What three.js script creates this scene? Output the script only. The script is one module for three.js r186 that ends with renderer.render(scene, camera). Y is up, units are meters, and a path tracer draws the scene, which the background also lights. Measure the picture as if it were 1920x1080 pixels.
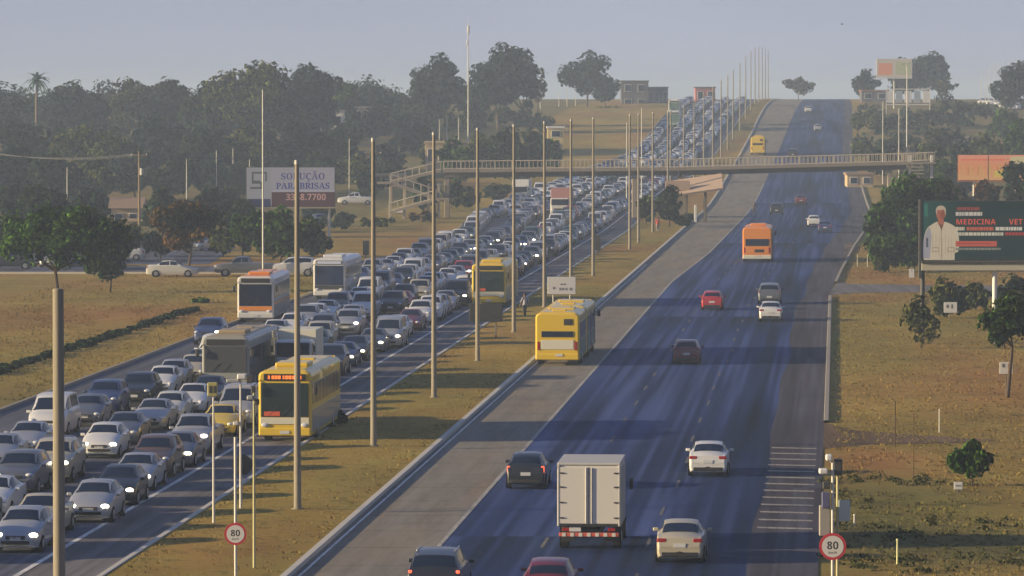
import * as THREE from 'three';
import { mergeGeometries, toCreasedNormals } from 'three/addons/utils/BufferGeometryUtils.js';
import { RoundedBoxGeometry } from 'three/addons/geometries/RoundedBoxGeometry.js';
import { MarchingCubes } from 'three/addons/objects/MarchingCubes.js';

// ---------------------------------------------------------------- camera, sky, sun, exposure
const scene = new THREE.Scene();
const EYE = 15.6, F = 8500;                          // eye height above the road (m); focal length in photo pixels
const camera = new THREE.PerspectiveCamera(2 * Math.atan(540 / F) * 180 / Math.PI, 16 / 9, 1, 20000);
camera.position.set(0, EYE, 0);
camera.rotation.x = -Math.atan(360 / F);
const renderer = new THREE.WebGLRenderer({ antialias: true });
renderer.setSize(1024, 576);
renderer.toneMapping = THREE.LinearToneMapping;
renderer.toneMappingExposure = 1.88;
renderer.shadowMap.enabled = true;

const SUN_EL = 11.5 * Math.PI / 180, SUN_AZ = 9 * Math.PI / 180;   // low, from the left, a little behind the camera
const sunDir = new THREE.Vector3(-Math.cos(SUN_EL) * Math.cos(SUN_AZ), Math.sin(SUN_EL), Math.cos(SUN_EL) * Math.sin(SUN_AZ));
{
  const W = 512, H = 256, d = new Float32Array(W * H * 4), v = new THREE.Vector3();
  for (let j = 0; j < H; j++) for (let i = 0; i < W; i++) {
    const th = ((j + .5) / H - .5) * Math.PI, ph = ((i + .5) / W - .5) * 2 * Math.PI;
    v.set(Math.cos(th) * Math.cos(ph), Math.sin(th), Math.cos(th) * Math.sin(ph));
    const up = Math.max(v.y, 0), cl = 1 + .05 * (Math.sin(ph * 9 + Math.sin(th * 40) * .8) * Math.sin(ph * 23 + 2) + Math.sin(ph * 61 + th * 90) * .4), k = Math.exp(-up * 4.8), c = Math.max(0, v.dot(sunDir)), g = Math.pow(c, 6) * .7 + Math.pow(c, 40) * 1.2;
    const o = (j * W + i) * 4;
    const low = v.y < 0 ? .55 : 1;
    d[o] = (.045 + .185 * k + .22 * g) * low * cl; d[o + 1] = (.080 + .160 * k + .17 * g) * low * cl; d[o + 2] = (.185 + .110 * k + .10 * g) * low * cl; d[o + 3] = 1;
  }
  const t = new THREE.DataTexture(d, W, H, THREE.RGBAFormat, THREE.FloatType);
  t.mapping = THREE.EquirectangularReflectionMapping; t.magFilter = THREE.LinearFilter; t.minFilter = THREE.LinearFilter; t.needsUpdate = true;
  scene.background = t; scene.environment = t;
}
const sun = new THREE.DirectionalLight(new THREE.Color().setRGB(1, .78, .46), 5);
sun.position.set(-60, 0, -400).addScaledVector(sunDir, 900);
sun.target.position.set(-60, 0, -400);
sun.castShadow = true; sun.shadow.mapSize.set(4096, 4096); sun.shadow.radius = 1.5;
Object.assign(sun.shadow.camera, { left: -420, right: 420, top: 300, bottom: -300, near: 10, far: 2500 });
scene.add(sun, sun.target);
scene.fog = new THREE.FogExp2(new THREE.Color().setRGB(.60, .76, 1), 0.00036);

// ---------------------------------------------------------------- helpers
let seed = 7;
const rnd = () => { seed |= 0; seed = seed + 0x6D2B79F5 | 0; let t = Math.imul(seed ^ seed >>> 15, 1 | seed); t = t + Math.imul(t ^ t >>> 7, 61 | t) ^ t; return ((t ^ t >>> 14) >>> 0) / 4294967296; };
const rr = (a, b) => a + (b - a) * rnd();
const pick = a => a[Math.floor(rnd() * a.length)];
const lerp = (a, b, t) => a + (b - a) * t, clamp = (x, a, b) => Math.min(b, Math.max(a, x));
const sm = (a, b, x) => { const t = clamp((x - a) / (b - a), 0, 1); return t * t * (3 - 2 * t); };
const table = T => x => { if (x <= T[0][0]) return T[0][1]; for (let i = 1; i < T.length; i++) if (x <= T[i][0]) { return lerp(T[i - 1][1], T[i][1], (x - T[i - 1][0]) / (T[i][0] - T[i - 1][0])); } return T[T.length - 1][1]; };
const used = {};
const numbered = n => { const k = used[n] = (used[n] ?? -1) + 1; return k ? `${n}_${String(k).padStart(3, '0')}` : n; };
function tag(o, label, category, group) { o.userData = { label, category }; if (group) o.userData.group = group; return o; }
function thing(name, label, category, [x, y, z], turn = 0, group) {
  const o = new THREE.Group(); o.name = numbered(name); scene.add(o);
  o.position.set(x, y, z); o.rotation.y = turn; return tag(o, label, category, group);
}
function part(name, geo, mat, parent) {
  const m = new THREE.Mesh(Array.isArray(geo) ? (geo.length > 1 ? mergeGeometries(geo.map(clean)) : geo[0]) : geo, mat);
  m.name = parent === scene ? numbered(name) : name; m.castShadow = m.receiveShadow = true; parent.add(m); return m;
}
function clean(g) { g = g.index ? g.toNonIndexed() : g; for (const k of Object.keys(g.attributes)) if (!['position', 'normal', 'uv', 'color'].includes(k)) g.deleteAttribute(k); return g; }
function struct(name, geo, mat) { const m = part(name, geo, mat, scene); m.userData.kind = 'structure'; return m; }
const box = (w, h, d, x = 0, y = 0, z = 0) => { const g = new THREE.BoxGeometry(w, h, d); g.translate(x, y, z); return g; };
const rbox = (w, h, d, r, x = 0, y = 0, z = 0) => { const g = new RoundedBoxGeometry(w, h, d, 2, r); g.translate(x, y, z); return g; };
const cyl = (r0, r1, h, n = 10, x = 0, y = 0, z = 0) => { const g = new THREE.CylinderGeometry(r1, r0, h, n); g.translate(x, y + h / 2, z); return g; };
const V = (x, y, z) => new THREE.Vector3(x, y, z), UP = V(0, 1, 0);
function limb(a, b, r0, r1, n = 7) {
  const d = b.clone().sub(a), l = d.length(), g = new THREE.CylinderGeometry(r1, r0, l, n, 1);
  g.translate(0, l / 2, 0); g.applyQuaternion(new THREE.Quaternion().setFromUnitVectors(UP, d.normalize())); g.translate(a.x, a.y, a.z); return g;
}
const lin = (r, g, b) => new THREE.Color().setRGB(r, g, b);
const std = (c, rough = .8, o = {}) => new THREE.MeshPhysicalMaterial({ specularIntensity: rough > .78 ? .15 : 1, color: Array.isArray(c) ? lin(...c) : c, roughness: rough, ...o });

// ground profile: height of the land at a distance; the highway runs flat, then climbs the far hill
const drop = table([[0, 15.6], [560, 15.6], [600, 15.55], [637, 15.2], [680, 14.2], [722, 12.9], [765, 11.6], [808, 10.3], [850, 9.0], [892, 7.6], [955, 5.3], [1020, 3.4], [1060, 2.45], [1105, 1.75], [1150, 1.3], [1190, 1.05], [1275, .9], [1360, 1.1], [1500, 2.2], [1700, 4.5], [2400, 9], [6000, 20]]);
const gY = D => EYE - drop(D);
const HEAD = .0712, YAW = -Math.atan(HEAD);          // heading of the highway against the camera's axis
const road = (L, D, up = 0) => V(L + HEAD * D, gY(D) + up, -D);    // L metres across, D metres out
function out(py) {                                    // how far out the land lies at a height in the photo
  let a = 60, b = 1260; for (let i = 0; i < 50; i++) { const m = (a + b) / 2; if (180 + F * drop(m) / m > py) a = m; else b = m; } return a;
}
const foot = (px, py) => { const D = out(py); return V((px - 960) / F * D, gY(D), -D); };
const lat = (px, py) => { const D = out(py); return (px - 960) / F * D - HEAD * D; };
const atD = (px, D) => V((px - 960) / F * D, gY(D), -D);
const hgt = (py, D) => EYE - (py - 180) / F * D;      // absolute height
const ROWS = []; for (let D = 40; D < 1700; D += D < 500 ? 6 : 12) ROWS.push(D);

// noise textures
function noiseGrid(n) { const g = new Float32Array(n * n); for (let i = 0; i < n * n; i++) g[i] = rnd(); return (x, y) => { const xi = Math.floor(x), yi = Math.floor(y), fx = x - xi, fy = y - yi, s = fx * fx * (3 - 2 * fx), t = fy * fy * (3 - 2 * fy), q = (a, b) => g[((b % n + n) % n) * n + (a % n + n) % n]; return lerp(lerp(q(xi, yi), q(xi + 1, yi), s), lerp(q(xi, yi + 1), q(xi + 1, yi + 1), s), t); }; }
const N8 = noiseGrid(8), N16 = noiseGrid(16), N64 = noiseGrid(64), N256 = noiseGrid(256);
function tex(n, m, fn, rx, ry) {
  const d = new Uint8Array(n * m * 4), s = v => Math.round(255 * Math.pow(clamp(v, 0, 1), 1 / 2.2));
  for (let j = 0; j < m; j++) for (let i = 0; i < n; i++) { const c = fn(i / n, j / m), o = (j * n + i) * 4; d[o] = s(c[0]); d[o + 1] = s(c[1]); d[o + 2] = s(c[2]); d[o + 3] = 255; }
  const t = new THREE.DataTexture(d, n, m); t.colorSpace = THREE.SRGBColorSpace; t.wrapS = t.wrapT = THREE.RepeatWrapping; t.magFilter = THREE.LinearFilter; t.minFilter = THREE.LinearMipmapLinearFilter; t.generateMipmaps = true; t.repeat.set(1 / rx, 1 / ry); t.needsUpdate = true; return t;
}
const canvasTex = (w, h, draw) => { const c = document.createElement('canvas'); c.width = w; c.height = h; draw(c.getContext('2d'), w, h); const t = new THREE.CanvasTexture(c); t.colorSpace = THREE.SRGBColorSpace; return t; };
const mix3 = (a, b, t) => [lerp(a[0], b[0], t), lerp(a[1], b[1], t), lerp(a[2], b[2], t)];

// ---------------------------------------------------------------- land
const dryTex = tex(512, 512, (u, v) => {
  const a = N8(u * 8, v * 8), b = N16(u * 16 + 3, v * 16), c = N64(u * 64, v * 64), e = N256(u * 256, v * 256);
  const k = .75 + .5 * (a * .3 + b * .25 + c * .25 + e * .2);
  const t = clamp(b * .6 + c * .5 - .25, 0, 1); const col = mix3([1, .86, .70], [.92, 1, .74], t);
  const spot = c > .76 ? .72 : 1; return [col[0] * k * spot, col[1] * k * spot, col[2] * k * spot].map(x => x * .86);
}, 23, 31);
const landMat = new THREE.MeshPhysicalMaterial({ specularIntensity: .12, color: 0xffffff, map: dryTex, vertexColors: true, roughness: 1 });
const DRY = [.395, .295, .09], OLIVE = [.24, .215, .065], DIRT = [.38, .205, .085], SCRUB_SHADE = [.11, .12, .055];
// patches of bare earth, greener growth, and near-right dark scrub with shade painted in: [px, py, halfwidth m, halfdepth m, colour, weight]
const PATCH = [[1650, 520, 4, 22, DIRT, .9], [1650, 865, 3.2, 9, DIRT, 1], [1660, 950, 4, 9, OLIVE, .5], [1760, 1010, 6, 6, SCRUB_SHADE, .7], [1640, 1000, 3.5, 8, SCRUB_SHADE, .95], [1720, 930, 4, 5, SCRUB_SHADE, .7], [1850, 1040, 5, 7, SCRUB_SHADE, .8], [1800, 960, 5, 9, OLIVE, .6], [1640, 560, 3, 14, DIRT, .4], [1800, 610, 7, 25, OLIVE, .6], [1850, 800, 6, 14, OLIVE, .35],
  [100, 600, 12, 20, DIRT, .45], [60, 760, 3, 12, SCRUB_SHADE, .8], [750, 800, 4, 10, DIRT, .35], [900, 700, 3, 10, OLIVE, .45], [400, 1040, 4, 9, DIRT, .4], [620, 900, 4, 14, OLIVE, .4], [840, 455, 14, 60, DIRT, .6], [1100, 520, 4, 40, OLIVE, .35], [700, 420, 10, 50, OLIVE, .8]].map(([px, py, w, h, c, k]) => { const p = foot(px, py); return [p.x, -p.z, w, h, c, k]; });
function landColour(x, D) {
  let c = mix3(DRY, OLIVE, clamp(N16(x / 7 + 5, D / 22) * 2.2 - .95, 0, 1) * .6);
  c = mix3(c, DIRT, clamp(N8(x / 9, D / 27 + 3) * 2.6 - 1.25, 0, 1) * .7);
  const L = x - HEAD * D;
  if (L < -60 && D > 500) c = mix3(c, SCRUB_SHADE, .6);
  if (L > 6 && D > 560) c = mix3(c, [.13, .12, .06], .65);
  for (const p of PATCH) { const q = ((x - p[0]) / p[2]) ** 2 + ((D - p[1]) / p[3]) ** 2; if (q < 4) c = mix3(c, p[4], p[5] * Math.exp(-q * 1.4)); }
  const e = .85 + .3 * N64(x / 2.1, D / 3.7); return [c[0] * e, c[1] * e, c[2] * e];
}
function sheet(name, grid, colour, mat) {            // grid: rows of points
  const n = grid[0].length, pos = [], uv = [], col = [], idx = [];
  for (const r of grid) for (const p of r) { pos.push(p.x, p.y, p.z); uv.push(p.x, p.z); if (colour) col.push(...colour(p.x, -p.z)); }
  for (let j = 0; j + 1 < grid.length; j++) for (let i = 0; i + 1 < n; i++) { const a = j * n + i; idx.push(a, a + 1, a + n, a + 1, a + n + 1, a + n); }
  const g = new THREE.BufferGeometry(); g.setAttribute('position', new THREE.Float32BufferAttribute(pos, 3)); g.setAttribute('uv', new THREE.Float32BufferAttribute(uv, 2));
  if (colour) g.setAttribute('color', new THREE.Float32BufferAttribute(col, 3)); g.setIndex(idx); g.computeVertexNormals(); return struct(name, g, mat);
}
{
  const Ls = [-2500, -1200, -700, -450, -330]; for (let l = -260; l < -100; l += 8) Ls.push(l); for (let l = -100; l < 70; l += 2) Ls.push(l); for (let l = 70; l < 200; l += 8) Ls.push(l); Ls.push(260, 400, 700, 1200, 2500);
  const rows = [-300, -100, 0, ...ROWS, 1720, 1800, 1950, 2200, 2600, 3200, 4200, 6000];
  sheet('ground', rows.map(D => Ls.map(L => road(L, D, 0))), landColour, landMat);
}
// asphalt, concrete and paint: uv = (across, along) in metres
function ribbon(name, l0, l1, up, mat, d0 = 40, d1 = 1690, nAcross = 4, kind = 'structure') {
  const Ds = [d0, ...ROWS.filter(D => D > d0 && D < d1), d1], pos = [], uv = [], idx = [], n = nAcross + 1;
  const f0 = typeof l0 === 'function' ? l0 : () => l0, f1 = typeof l1 === 'function' ? l1 : () => l1;
  for (const D of Ds) for (let i = 0; i < n; i++) { const L = lerp(f0(D), f1(D), i / nAcross), p = road(L, D, up); pos.push(p.x, p.y, p.z); uv.push(L, D); }
  for (let j = 0; j + 1 < Ds.length; j++) for (let i = 0; i + 1 < n; i++) { const a = j * n + i; idx.push(a, a + 1, a + n, a + 1, a + n + 1, a + n); }
  const g = new THREE.BufferGeometry(); g.setAttribute('position', new THREE.Float32BufferAttribute(pos, 3)); g.setAttribute('uv', new THREE.Float32BufferAttribute(uv, 2)); g.setIndex(idx); g.computeVertexNormals();
  return struct(name, g, mat);
}
function kerbStrip(name, f, w, h, mat, d0, d1, z0 = -.05) {
  const Ds = [d0, ...ROWS.filter(D => D > d0 && D < d1), d1], pos = [], idx = [], fn = typeof f === 'function' ? f : () => f;
  const prof = [[-w / 2, z0], [-w / 2, h - .02], [-w / 2 + .02, h], [w / 2 - .02, h], [w / 2, h - .02], [w / 2, z0]], n = prof.length;
  for (const D of Ds) for (const [a, b] of prof) { const p = road(fn(D) + a, D, b); pos.push(p.x, p.y, p.z); }
  for (let j = 0; j + 1 < Ds.length; j++) for (let i = 0; i + 1 < n; i++) { const a = j * n + i; idx.push(a, a + 1, a + n, a + 1, a + n + 1, a + n); }
  let g = new THREE.BufferGeometry(); g.setAttribute('position', new THREE.Float32BufferAttribute(pos, 3)); g.setIndex(idx); g = toCreasedNormals(g, .4);
  return struct(name, g, mat);
}
const streak = (base, amp, tint) => (u, v) => {
  const w = (x, s) => N64(x * 64 + 11 * s, v * (4 + s)), a = N16(u * 16, v * 4) * .5 + w(u, 1) * .5, b = N256(u * 256, v * 256), c = N8(u * 8 + 2, v * 8);
  const k = 1 + amp * (a - .5) * 2 + .25 * (b - .5) + .35 * (c - .5) * amp * 2; const s = clamp((a - .55) * 2.5, 0, 1) * tint;
  return [base[0] * k + s * .05, base[1] * k + s * .055, base[2] * k + s * .085];
};
const asphaltMat = new THREE.MeshPhysicalMaterial({ specularIntensity: .12, map: tex(512, 512, streak([.015, .032, .106], .85, .8), 16, 160), roughness: .7 });
const greyAsphalt = new THREE.MeshPhysicalMaterial({ specularIntensity: .12, map: tex(512, 512, streak([.085, .09, .12], .35, .6), 16, 120), roughness: .9 });
const shoulderMat = new THREE.MeshPhysicalMaterial({ specularIntensity: .12, map: tex(512, 512, streak([.15, .138, .140], .35, .5), 9, 90), roughness: .95 });
const concreteMat = new THREE.MeshPhysicalMaterial({ specularIntensity: .12, map: tex(512, 512, (u, v) => {
  const k = .8 + .3 * N16(u * 16, v * 16) + .2 * N64(u * 64, v * 64) + .12 * N256(u * 256, v * 256), t = clamp(N8(u * 8, v * 8 + 1) * 1.5 - .4, 0, 1), jt = (v * 16) % 1 < .012 ? .72 : 1;
  return mix3([.235, .215, .185], [.26, .215, .165], t).map(x => x * k * jt * .82);
}, 8, 96), roughness: .95 });
const paintMat = new THREE.MeshPhysicalMaterial({ specularIntensity: .12, map: tex(256, 256, (u, v) => { const k = .38 + .35 * N64(u * 64, v * 64) + .15 * N16(u * 16, v * 16); return [k, k * .98, k * .93]; }, 3, 30), roughness: .85 });
const wornPaint = new THREE.MeshPhysicalMaterial({ specularIntensity: .12, map: paintMat.map, color: lin(.55, .55, .55), roughness: .9 });
const kerbMat = std([.52, .49, .43], .9), kerbDull = std([.30, .27, .23], .95), darkKerb = std([.10, .085, .06], 1);

const leftKerb = table([[0, -41], [480, -41.3], [560, -45.5], [640, -46.5], [680, -44], [720, -41.5], [760, -38], [800, -36.5], [900, -36.5], [1100, -38], [1700, -38]]);
const edgeLine = table([[0, -26.55], [520, -26.7], [600, -27.6], [700, -25.5], [800, -23], [1000, -21.5], [1700, -21.5]]);
const medL = table([[0, -23.6], [520, -23.8], [600, -25], [700, -23.4], [800, -21.3], [1000, -20.2], [1700, -20.2]]);
const medR = table([[0, -17.7], [560, -17.8], [900, -16.5], [1700, -15.5]]);
const aspL = table([[0, -13.6], [380, -13.6], [450, -12.4], [800, -10.3], [1100, -8.5], [1700, -8.5]]);
const aspR0 = table([[0, -2.9], [330, -2.8], [440, -1.5], [520, .4], [600, 2.2], [700, 2.1], [800, 1.3], [1100, 2.4], [1700, 2.4]]);
const aspR = D => aspR0(D) + .22 * Math.sin(D * .11) * Math.sin(D * .037 + 1);
const shR = table([[0, -.55], [353, -.45], [400, .4], [470, 1.9], [540, 3.8], [620, 4.6], [800, 3.2], [1100, 4], [1700, 4]]);
ribbon('oncoming_road', leftKerb, D => edgeLine(D), .02, greyAsphalt, 40, 1690, 6);
ribbon('bus_shoulder', D => edgeLine(D), medL, .02, shoulderMat);
ribbon('bus_lane', medR, aspL, .02, concreteMat);
ribbon('highway', aspL, aspR, .022, asphaltMat, 40, 1690, 6);
ribbon('road_shoulder', aspR, shR, .02, new THREE.MeshPhysicalMaterial({ map: shoulderMat.map, color: lin(.48, .50, .62), roughness: .95, specularIntensity: .12 }));
ribbon('edge_marking', D => edgeLine(D) - .08, D => edgeLine(D) + .12, .03, paintMat, 60, 700, 1);
ribbon('edge_marking', D => aspL(D) - .16, D => aspL(D), .032, wornPaint, 60, 700, 1);
ribbon('edge_marking', D => medR(D) + .32, D => medR(D) + .42, .03, paintMat, 60, 420, 1);
// the grassed median: a raised strip between its two kerbs
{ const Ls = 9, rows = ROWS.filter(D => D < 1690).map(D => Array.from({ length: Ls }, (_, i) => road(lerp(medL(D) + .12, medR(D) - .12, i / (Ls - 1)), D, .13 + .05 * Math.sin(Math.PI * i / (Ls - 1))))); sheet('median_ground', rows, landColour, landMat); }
kerbStrip('kerb', medL, .22, .16, kerbMat, 46, 1600); kerbStrip('kerb', medR, .26, .17, kerbMat, 46, 1600);
kerbStrip('kerb', D => leftKerb(D) - .1, .22, .15, kerbDull, 46, 1600);
kerbStrip('kerb', D => shR(D) + .12, .24, .13, kerbDull, 216, 352); kerbStrip('kerb', D => shR(D) + .12, .24, .14, kerbDull, 378, 700);
// worn hatching on the right shoulder
{ const gs = []; for (let k = 0; k < 13; k++) { const D = 163 + k * 3.1, a = road(-2.75, D, .03), b = road(-.75, D - .55, .03), w = .55; const g = new THREE.BufferGeometry(); g.setAttribute('position', new THREE.Float32BufferAttribute([a.x, a.y, a.z, b.x, b.y, b.z, b.x, b.y, b.z - w, a.x, a.y, a.z, b.x, b.y, b.z - w, a.x, a.y, a.z - w], 3)); g.setAttribute('uv', new THREE.Float32BufferAttribute([0, D, 2, D, 2, D + w, 0, D, 2, D + w, 0, D + w], 2)); g.computeVertexNormals(); gs.push(g); } struct('hatch_marking', gs, new THREE.MeshStandardMaterial({ map: paintMat.map, color: lin(.42, .40, .38), roughness: .95 })); }
// faint lane dashes on the highway
{ const gs = []; for (const fr of [.33, .67]) for (let D = 120; D < 520; D += 12) { const L = lerp(aspL(D), aspR(D), fr), a = road(L - .06, D, .03), b = road(L + .06, D, .03), c = road(L + .06, D + 3.5, .03), e = road(L - .06, D + 3.5, .03); const g = new THREE.BufferGeometry(); g.setAttribute('position', new THREE.Float32BufferAttribute([a, b, c, a, c, e].flatMap(p => [p.x, p.y, p.z]), 3)); g.setAttribute('uv', new THREE.Float32BufferAttribute([0, D, .1, D, .1, D + 3, 0, D, .1, D + 3, 0, D + 3], 2)); g.computeVertexNormals(); gs.push(g); } struct('lane_marking', gs, new THREE.MeshStandardMaterial({ map: paintMat.map, color: lin(.15, .155, .19), roughness: .95 })); }
// side entrances on the right and the frontage road on the left
function flat(name, pts, up, mat) {
  const s = new THREE.Shape(pts.map(([L, D]) => new THREE.Vector2(L + HEAD * D, D))), g = new THREE.ShapeGeometry(s), p = g.attributes.position;
  for (let i = 0; i < p.count; i++) { const D = p.getY(i); p.setXYZ(i, p.getX(i), gY(D) + up, -D); } g.computeVertexNormals(); return struct(name, g, mat);
}
flat('side_entrance', [[-.6, 354], [1.5, 358], [9, 362], [40, 366], [40, 374], [9, 373], [1.2, 376], [.3, 380]], .018, shoulderMat);
flat('side_entrance', [[-.6, 200], [1.5, 202.5], [6, 203.5], [7.5, 205], [4, 208], [1, 211], [-.5, 216]], .018, new THREE.MeshPhysicalMaterial({ map: shoulderMat.map, color: lin(.95, .68, .42), roughness: .95, specularIntensity: .12 }));
flat('frontage_road', [[-180, 399], [-46, 399], [-41.2, 380], [-41.2, 470], [-46, 416], [-180, 414]], .016, greyAsphalt);
flat('parking_lot', [[-180, 420], [-58, 420], [-62, 470], [-180, 480]], .016, greyAsphalt);
{ const g = []; for (let x = -150; x < -46; x += 10) { const p = road(x, 397.5), q = road(x + 10, 397.5); const b = box(10.02, .2, .3); b.rotateY(0); b.translate((p.x + q.x) / 2, p.y + .08, p.z); g.push(b); } struct('kerb', g, std([.6, .55, .42], .9)); }
// ---------------------------------------------------------------- vehicles
const paints = {}, PAINT = { white: [.62, .62, .60], silver: [.36, .37, .39], grey: [.13, .14, .16], black: [.012, .014, .02], blue: [.03, .05, .14], red: [.38, .015, .02], maroon: [.13, .012, .025], beige: [.42, .38, .28], green: [.03, .07, .05], brown: [.10, .06, .04], yellow: [.62, .46, .03], orange: [.70, .22, .03], pearl: [.55, .55, .50] };
const paint = c => paints[c] ??= new THREE.MeshPhysicalMaterial({ color: lin(...PAINT[c]), roughness: .42, metalness: c === 'silver' || c === 'grey' ? .35 : .05, clearcoat: .7, clearcoatRoughness: .15 });
const glassMat = new THREE.MeshPhysicalMaterial({ color: lin(.010, .018, .045), roughness: .15, specularIntensity: .55 });
const trimMat = std([.02, .02, .022], .6), tyreMat = std([.015, .015, .016], .85), rimMat = std([.34, .35, .36], .4, { metalness: .6 }), plateMat = std([.55, .56, .55], .5), chrome = std([.5, .5, .5], .3, { metalness: .7 });
const lampOff = new THREE.MeshPhysicalMaterial({ color: lin(.55, .57, .60), roughness: .12, clearcoat: 1 });
const lampOn = new THREE.MeshStandardMaterial({ color: lin(.8, .8, .75), emissive: lin(1, .9, .62), emissiveIntensity: 5, roughness: .3 });
const tailMat = new THREE.MeshStandardMaterial({ color: lin(.30, .015, .015), roughness: .25 }), tailOn = new THREE.MeshStandardMaterial({ color: lin(.4, .03, .02), emissive: lin(1, .12, .05), emissiveIntensity: 1.1, roughness: .3 }), amber = std([.5, .16, .02], .3);
// a car shell: cross-sections [t, shoulder y, top y, half width, top half width as a fraction]
const KIND = {
  hatchback: { L: 3.95, W: 1.70, y0: .22, S: [[0, .52, .56, .70, .75], [.012, .60, .66, .82, .8], [.05, .68, .76, .93, .8], [.16, .80, .92, .99, .8], [.25, .90, 1.0, 1, .8], [.29, .93, 1.04, 1, .8], [.44, .96, 1.42, 1, .69], [.56, .97, 1.49, 1, .70], [.74, .98, 1.46, .99, .69], [.88, 1.0, 1.38, .97, .67], [.965, 1.0, 1.06, .94, .74], [.99, .92, .97, .91, .8], [1, .62, .66, .84, .8]], ws: [5.15, 6], rw: [9.1, 9.85], sw: [[5.5, 7], [7.15, 8.6]] },
  sedan: { L: 4.45, W: 1.74, y0: .21, S: [[0, .50, .54, .70, .75], [.012, .58, .64, .82, .8], [.05, .66, .74, .93, .8], [.15, .78, .89, .99, .8], [.25, .88, .97, 1, .8], [.29, .90, 1.0, 1, .8], [.43, .93, 1.38, 1, .67], [.53, .94, 1.43, 1, .68], [.68, .95, 1.38, .99, .66], [.83, .96, 1.04, .97, .76], [.96, .95, 1.02, .94, .8], [.99, .86, .92, .90, .8], [1, .60, .64, .84, .8]], ws: [5.15, 6], rw: [8.12, 8.9], sw: [[5.5, 7], [7.15, 8.4]] },
  suv: { L: 4.4, W: 1.84, y0: .28, S: [[0, .62, .68, .72, .78], [.012, .76, .84, .85, .82], [.05, .88, .96, .94, .82], [.16, .98, 1.08, .99, .82], [.25, 1.03, 1.12, 1, .82], [.29, 1.06, 1.16, 1, .82], [.42, 1.10, 1.60, 1, .73], [.54, 1.11, 1.68, 1, .75], [.76, 1.12, 1.66, .99, .75], [.92, 1.12, 1.57, .97, .73], [.975, 1.10, 1.16, .95, .8], [.99, 1.0, 1.05, .93, .84], [1, .68, .72, .86, .82]], ws: [5.15, 6], rw: [9.08, 9.85], sw: [[5.5, 7], [7.15, 8.7]] },
  van: { L: 4.7, W: 1.86, y0: .24, S: [[0, .58, .64, .74, .8], [.012, .72, .80, .86, .84], [.04, .84, .94, .94, .84], [.10, .98, 1.08, .99, .84], [.15, 1.05, 1.14, 1, .84], [.18, 1.08, 1.18, 1, .84], [.33, 1.14, 1.80, 1, .78], [.42, 1.14, 1.92, 1, .80], [.70, 1.14, 1.94, 1, .80], [.95, 1.14, 1.88, .98, .79], [.985, 1.12, 1.25, .97, .85], [.994, 1.0, 1.1, .95, .86], [1, .66, .70, .88, .85]], ws: [5.12, 6], rw: [9.06, 9.7], sw: [[5.5, 7], [7.15, 8.7]] },
  pickup: { L: 5.2, W: 1.84, y0: .32, S: [[0, .66, .72, .74, .78], [.012, .80, .88, .86, .82], [.05, .92, 1.0, .94, .82], [.14, 1.02, 1.10, .99, .82], [.23, 1.06, 1.14, 1, .82], [.26, 1.08, 1.18, 1, .82], [.37, 1.12, 1.66, 1, .72], [.45, 1.13, 1.74, 1, .74], [.58, 1.13, 1.70, 1, .73], [.63, 1.12, 1.18, 1, .86], [.96, 1.08, 1.13, .98, .90], [.99, 1.0, 1.05, .96, .90], [1, .60, .64, .9, .88]], ws: [5.15, 6], rw: [8.1, 8.85], sw: [[5.5, 7], [7.15, 7.9]] },
};
function shellPoint(k, u, v) {                       // v: 0 sill ... 8 centre line ... 16 other sill
  const { L, W, y0, S } = k, i = clamp(Math.floor(u), 0, S.length - 2), f = u - i;
  const at = (s, v) => {
    const [t, yb, yr, w, wr] = s, hw = W / 2 * w, side = v > 8 ? 1 : -1, q = v > 8 ? 16 - v : v, lo = Math.min(y0 + (t < .03 || t > .985 ? .06 : 0), yb - .2), g = (yr - yb) > .2;
    const P = [[hw * .94, lo], [hw * .985, lo + .13], [hw, lerp(lo, yb, .55)], [hw * .975, yb], [hw * (g ? .945 : .93), yb + .025], [lerp(hw * .94, W / 2 * w * wr, .62), lerp(yb + .02, yr - .05, .66)], [hw * wr, yr - .045], [hw * wr * .62, yr - .006], [0, yr]];
    const a = Math.min(7, Math.floor(q)), b = q - a; return V(side * lerp(P[a][0], P[a + 1][0], b), lerp(P[a][1], P[a + 1][1], b), (t - .5) * L);
  };
  return at(S[i], v).lerp(at(S[i + 1], v), f);
}
function patch(k, u0, u1, nu, v0, v1, nv, lift = .008) {
  const pos = [], idx = [], n = nv + 1, e = .02;
  for (let i = 0; i <= nu; i++) for (let j = 0; j <= nv; j++) {
    const u = lerp(u0, u1, i / nu), v = lerp(v0, v1, j / nv), p = shellPoint(k, u, v);
    if (lift) { const a = shellPoint(k, u + e, v).sub(shellPoint(k, u - e, v)), b = shellPoint(k, u, v + e).sub(shellPoint(k, u, v - e)); const nn = a.cross(b).normalize(); if (nn.x * p.x + nn.y * (p.y - .6) + nn.z * p.z * .3 < 0) nn.negate(); p.addScaledVector(nn, lift); }
    pos.push(p.x, p.y, p.z);
  }
  for (let i = 0; i < nu; i++) for (let j = 0; j < nv; j++) { const a = i * n + j; idx.push(a, a + n, a + 1, a + 1, a + n, a + n + 1); }
  const g = new THREE.BufferGeometry(); g.setAttribute('position', new THREE.Float32BufferAttribute(pos, 3)); g.setIndex(idx); g.computeVertexNormals(); return g;
}
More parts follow.
